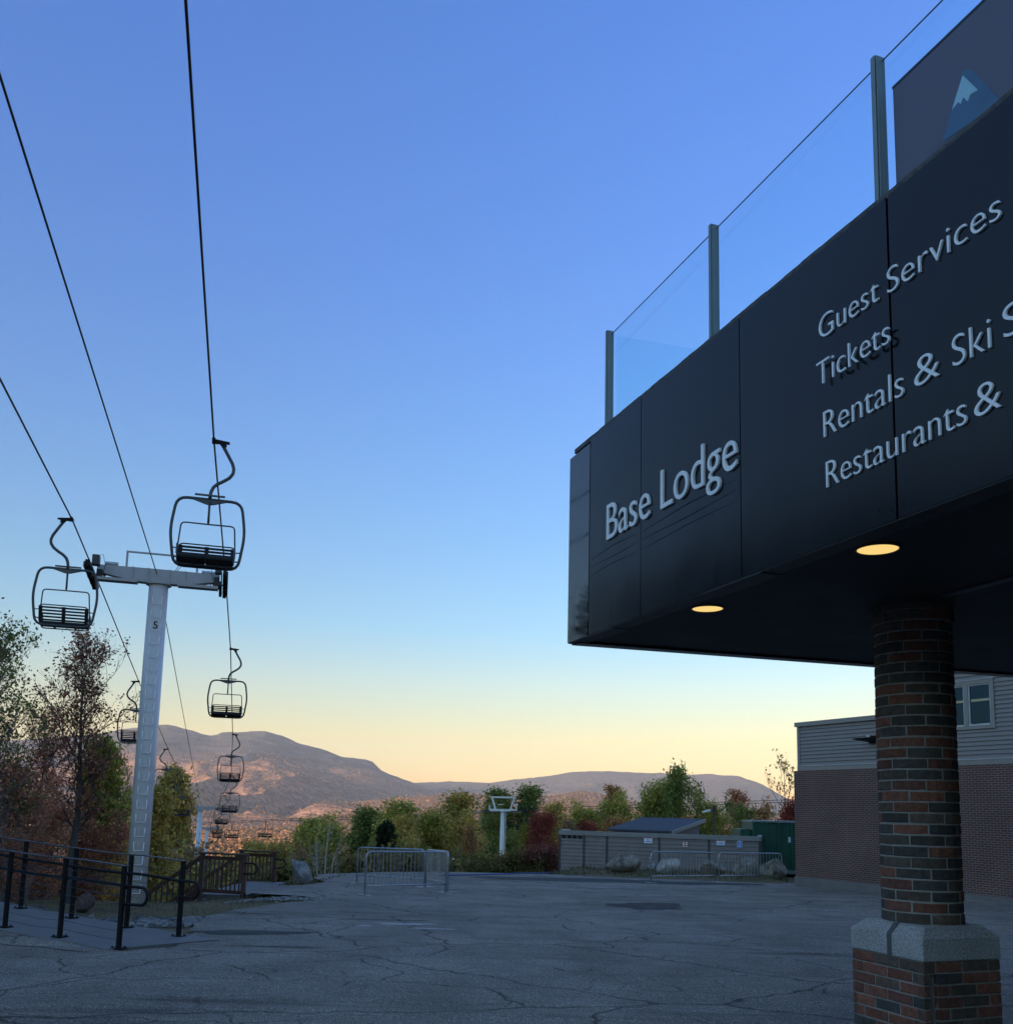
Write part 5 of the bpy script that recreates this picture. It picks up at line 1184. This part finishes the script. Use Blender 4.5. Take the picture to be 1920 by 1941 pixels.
def make_chair():
    o = empty('lift_chair', (0, 0, 0), 0)
    m = MB(); m.tube([(0, -.10, .0), (0, .10, .0)], .032, 10); m.hexa([(-.27, -.03, -.035), (.03, -.045, -.05), (.03, .045, -.05), (-.27, .03, -.035), (-.27, -.03, -.005), (.03, -.05, .02), (.03, .05, .02), (-.27, .03, -.005)]); m.bar((-.12, 0, -.02), (-.2, 0, -.10), .06, .07); m.build('grip', M['black_metal'], o)
    hp = [(-.13, 0, -.04), (-.19, 0, -.13), (-.26, 0, -.25), (-.335, 0, -.38), (-.365, 0, -.48), (-.355, 0, -.56), (-.30, 0, -.645), (-.20, 0, -.72), (-.11, 0, -.775), (-.045, 0, -.84), (-.012, 0, -.92), (0, 0, -1.0), (0, 0, -1.08)]
    m = MB(); m.tube(hp, .030, 12); m.build('hanger', M['chair_frame'], o, smooth=True)
    m = MB(); m.hexa([(-.32, -.02, -1.085), (.32, -.02, -1.085), (.32, .02, -1.085), (-.32, .02, -1.085), (-.30, -.02, -1.055), (.30, -.02, -1.055), (.30, .02, -1.055), (-.30, .02, -1.055)])
    m.hexa([(-.05, -.025, -1.16), (.05, -.025, -1.16), (.05, .025, -1.16), (-.05, .025, -1.16), (-.30, -.022, -1.0851), (.30, -.022, -1.0851), (.30, .022, -1.0851), (-.30, .022, -1.0851)])
    m.bar((-.25, .05, -1.01), (.25, .05, -1.01), .03, .03); m.bar((0, .0, -1.02), (0, .06, -1.01), .04, .03); m.build('yoke', M['chair_frame'], o)
    def rnd(P, R, n=5):
        out = []; k = len(P)
        for i, p in enumerate(P):
            p = np.array(p, float); a = np.array(P[i-1], float); b = np.array(P[(i+1) % k], float); r_ = R[i]
            if r_ == 0: out.append(p); continue
            da = (a-p)/np.linalg.norm(a-p); db = (b-p)/np.linalg.norm(b-p)
            for t_ in np.linspace(0, 1, n): out.append((1-t_)**2*(p+da*r_)+2*t_*(1-t_)*p+t_*t_*(p+db*r_))
        return out
    m = MB(); m.tube(rnd([(-.535, 0, -1.07), (.535, 0, -1.07), (.62, -.01, -1.65), (.53, -.03, -2.27), (-.53, -.03, -2.27), (-.62, -.01, -1.65)], [.17, .17, .2, .17, .17, .2]), .026, 10, closed=True); m.build('frame', M['chair_frame'], o, smooth=True)
    # restraint bar with foot rest, hinged below the yoke
    m = MB(); m.tube([(0, .02, -1.12), (0, .03, -1.5)], .02, 8); m.tube(rnd([(0, .03, -1.52), (-.44, .04, -1.52), (-.475, .12, -2.05), (-.45, .28, -2.30), (.45, .28, -2.30), (.475, .12, -2.05), (.44, .04, -1.52)], [0, .07, .06, .06, .06, .06, .07], 4), .0135, 8, closed=True); m.build('restraint_bar', M['chair_frame'], o, smooth=True)
    m = MB(); m.tube(rnd([(-.455, -.10, -1.86), (.455, -.10, -1.86), (.455, .0, -2.2), (-.455, .0, -2.2)], [.07, .07, 0, 0], 4), .012, 8, closed=True)
    for k in range(5): z0 = -2.18+k*.062; y0 = .0-.022*k; m.box(-.45, .45, y0-.03, y0, z0, z0+.034)
    for x in (-.435, .0, .435): m.hexa([(x-.035, -.012, -2.2), (x+.035, -.012, -2.2), (x+.035, .012, -2.2), (x-.035, .012, -2.2), (x-.035, -.115, -1.89), (x+.035, -.115, -1.89), (x+.035, -.09, -1.89), (x-.035, -.09, -1.89)])
    m.build('backrest', M['seat_black'], o)
    m = MB()
    for s in (-1, 1):
        V = []; x0, x1 = (.01, .455) if s > 0 else (-.455, -.01)
        for (yy, zt, zbm) in ((-.02, -2.19, -2.24), (.1, -2.17, -2.26), (.3, -2.15, -2.27), (.42, -2.15, -2.25), (.46, -2.18, -2.22)): V += [(x0, yy, zbm), (x1, yy, zbm), (x1, yy, zt), (x0, yy, zt)]
        F = [(3, 2, 1, 0), (16, 17, 18, 19)]
        for i in range(4):
            for j in range(4): a = i*4; F.append((a+j, a+(j+1) % 4, a+4+(j+1) % 4, a+4+j))
        m.add(V, F)
    m.bar((-.2, -.03, -2.275), (-.2, .40, -2.275), .03, .02); m.bar((.2, -.03, -2.275), (.2, .40, -2.275), .03, .02)
    m.build('seat', M['seat_black'], o)
    m = MB()
    for s in (-1, 1): m.tube([(s*.545, -.03, -2.12), (s*.455, .02, -2.14), (s*.462, .36, -1.98), (s*.462, .43, -2.16)], .013, 6); m.tube([(s*.575, -.02, -1.96), (s*.45, -.08, -1.96)], .011, 6)
    m.build('arm_rest', M['chair_frame'], o); return o
proto = make_chair(); used = []
def chair(p, side, label, tilt):
    o = proto if not used else copy_tree(proto); used.append(1)
    th = math.asin(.2845)+(math.pi if side > 0 else 0)
    o.location = [float(q) for q in p]; o.rotation_euler = (tilt, 0, th+tilt*.5); tag(o, label, 'chair', 'two-seat chairs of the near chairlift')
chair(RC[0], 1, 'largest lift chair, hanging right of the near lift tower', -.02)
chair(LC[0], -1, 'lift chair hanging at far left, left of the near lift tower', .03)
chair(RC[1], 1, 'second lift chair on the right rope, against the pale sky above the mountain', .0)
chair(LC[1], -1, 'lift chair half hidden behind the left side of the near lift tower', .0)
chair(RC[2], 1, 'third lift chair on the right rope, against the mountain', .0)
chair(LC[2], -1, 'lift chair just right of the near lift tower pole, against the dark tree', .0)
chair(RC[3], 1, 'fourth lift chair on the right rope, just below the third', .0)
chair(LC[3], -1, 'lift chair on the left rope, up left of the second lift tower head', .0)
for k in range(3):
    p = RC[3]+(R2+(0, 0, .1)-RC[3])*((k+1)*15.0/27.9) if k < 1 else R2+(R3-R2)*((k*15.3-11)/52)
    chair(p, 1, ['fifth lift chair on the right rope, close below the fourth', 'sixth lift chair on the right rope, by the top of the third lift tower', 'lowest lift chair on the right rope, in front of the third tower pole'][k], 0)
    p = LC[3]+(L2+(0, 0, .1)-LC[3])*((k+1)*14.6/25.6) if k < 1 else L2+(L3-L2)*((k*15-10)/52)
    chair(p, -1, ['lift chair on the left rope, level with the second lift tower head', 'lift chair on the left rope, left of the second tower pole', 'lowest lift chair on the left rope, beside the second tower pole'][k], 0)

# ------------------------------------------------------------------ second chairlift beyond the trees
FT0 = at(953, 1537, 111); FTz = gz(FT0[0], 111)
ft = empty('far_lift_tower', (FT0[0], 111, FTz), -.5, 'far white lift tower with square head frame behind the lot edge', 'lift tower')
fh = FT0[2]-FTz
m = MB(); m.tube([(0, 0, -1), (0, 0, fh*.6), (0, 0, fh)], [.30, .27, .24], 20); m.build('pole', M['white_paint'], ft, smooth=True)
m = MB(); m.bar((-1.7, 0, fh+.05), (1.7, 0, fh+.05), .3, .28); m.build('crossarm', M['white_paint'], ft)
m = MB(); m.bar((-1.0, 0, fh+.15), (-1.5, 0, fh+1.5), .16, .16); m.bar((1.0, 0, fh+.15), (1.5, 0, fh+1.5), .16, .16); m.bar((-1.65, 0, fh+1.55), (1.65, 0, fh+1.55), .2, .2); m.build('head_frame', M['white_paint'], ft)
m = MB(); m.bar((-1.8, 0, fh-.05), (-1.8, 0, fh+.6), .12, .12); m.bar((1.8, 0, fh-.05), (1.8, 0, fh+.85), .12, .12); m.bar((1.3, .3, fh+.7), (1.85, .3, fh+.7), .1, .1); m.bar((-.5, -.3, fh+.7), (.2, -.3, fh+.7), .1, .1); m.build('work_platform', M['white_paint'], ft)
m = MB(); m.bar((.5, 0, -1), (.42, 0, fh), .06, .05); m.build('ladder', M['galv'], ft)
m = MB()
for s in (-1, 1): m.bar((s*1.8, -1.2, fh-.1), (s*1.8, 1.2, fh-.1), .12, .25)
m.build('sheave_train', M['dark_steel'], ft)
FCH = [(440, 1560, 140), (504, 1557, 134), (591, 1555, 128), (705, 1552, 122), (843, 1546, 115), (998, 1537, 109), (1198, 1531, 102), (1432, 1523, 95)]
fp = [at(*q) for q in FCH]; fpath = [fp[0]+(fp[0]-fp[1])*4]+fp+[fp[-1]+(fp[-1]-fp[-2])*3]
for dz, dy, lb in ((0, 0, 'near rope of the far chairlift crossing in front of the trees'), (.35, 4.0, 'rear rope of the far chairlift crossing above the shed')):
    m = MB(); m.tube([p+np.array([dy*.52, dy*.85, dz]) for p in fpath], .03, 5); tag(m.build('lift_cable', M['cable'], None), lb, 'cable', 'ropes of the far chairlift')
def far_chair():
    o = empty('far_lift_chair', (0, 0, 0))
    m = MB(); m.bar((0, 0, .05), (0, 0, -1.1), .09, .07); m.build('hanger', M['black_metal'], o)
    m = MB(); m.bar((-1.1, 0, -1.1), (1.1, 0, -1.1), .07, .07)
    for s in (-1, 1): m.bar((s*1.1, 0, -1.08), (s*1.1, 0, -2.2), .06, .06); m.bar((s*.38, 0, -1.1), (s*.38, 0, -2.2), .04, .04)
    m.bar((-1.1, .5, -2.6), (1.1, .5, -2.6), .04, .04); m.build('frame', M['black_metal'], o)
    m = MB(); m.box(-1.05, 1.05, -.05, .45, -2.26, -2.2); m.box(-1.05, 1.05, -.12, -.06, -2.2, -2.02); m.box(-1.05, 1.05, -.16, -.10, -1.9, -1.72); m.build('seat', M['seat_black'], o); return o
fproto = far_chair()
names = ['far lift chair left of the second lift tower', 'far lift chair right of the third lift tower', 'far lift chair above the white birch', 'far lift chair above the left end of the rear barrier', 'far lift chair above the right end of the left barriers', 'far lift chair just right of the far lift tower', 'far lift chair above the left end of the shed roof', 'far lift chair above the green dumpster']
for i, p in enumerate(fp):
    o = fproto if i == 0 else copy_tree(fproto); o.location = [float(q) for q in p]; o.rotation_euler = (0, 0, -.25); tag(o, names[i], 'chair', 'chairs of the far chairlift')

# ------------------------------------------------------------------ lamp on pole, hose, marker posts
sx0 = xat(1353, 52); sb = gz(sx0, 52); top = at(1353, 1531, 52)[2]
SLm = empty('pole_lamp', (sx0, 52, sb), 0, 'thin dark lamp pole with a pale lamp head, right of the shed roof', 'lamp')
MB().tube([(0, 0, -.3), (0, 0, top-sb)], .06, 8).build('pole', M['dark_steel'], SLm)
m = MB(); m.bar((0, 0, top-sb-.12), (-.25, -.05, top-sb-.16), .04, .04); m.bar((0, 0, top-sb-.25), (0, 0, top-sb+.1), .16, .16); m.build('arm', M['dark_steel'], SLm)
m = MB(); m.hexa([(-.62, -.16, top-sb-.30), (-.22, -.16, top-sb-.20), (-.22, .1, top-sb-.20), (-.62, .1, top-sb-.30), (-.60, -.16, top-sb-.22), (-.22, -.16, top-sb-.10), (-.22, .1, top-sb-.10), (-.60, .1, top-sb-.22)]); m.build('lamp_head', M['sign_white'], SLm)
hp = [lot_at(u, v) for u, v in ((832, 1662.5), (880, 1661), (930, 1659.5), (980, 1658.3), (1030, 1656.6), (1065, 1655))]
m = MB(); m.tube([(x, y, float(lot(y))+.04) for x, y in hp], .022, 8); tag(m.build('hose', M['pipe_blue'], None, smooth=True), 'blue hose lying along the far edge of the asphalt', 'hose')
for u, v, Yp, w_, mt, lb in ((852, 1633, 40.5, .07, 'galv', 'pale metal marker post, left of the two by the blue hose'), (862, 1630, 40.8, .05, 'brown_wood', 'thin wooden marker post with pale tip, right of the metal one')):
    x = xat(u, Yp); z0 = gz(x, Yp); zt = at(u, v, Yp)[2]; o = empty('marker_post', (x, Yp, z0), 0, lb, 'post', 'marker posts'); MB().tube([(0, 0, -.3), (0, 0, zt-z0)], w_/2, 8).build('stake', M[mt], o); MB().tube([(0, 0, zt-z0), (0, 0, zt-z0+.06)], w_/2+.012, 8).build('cap', M['sign_white'], o)
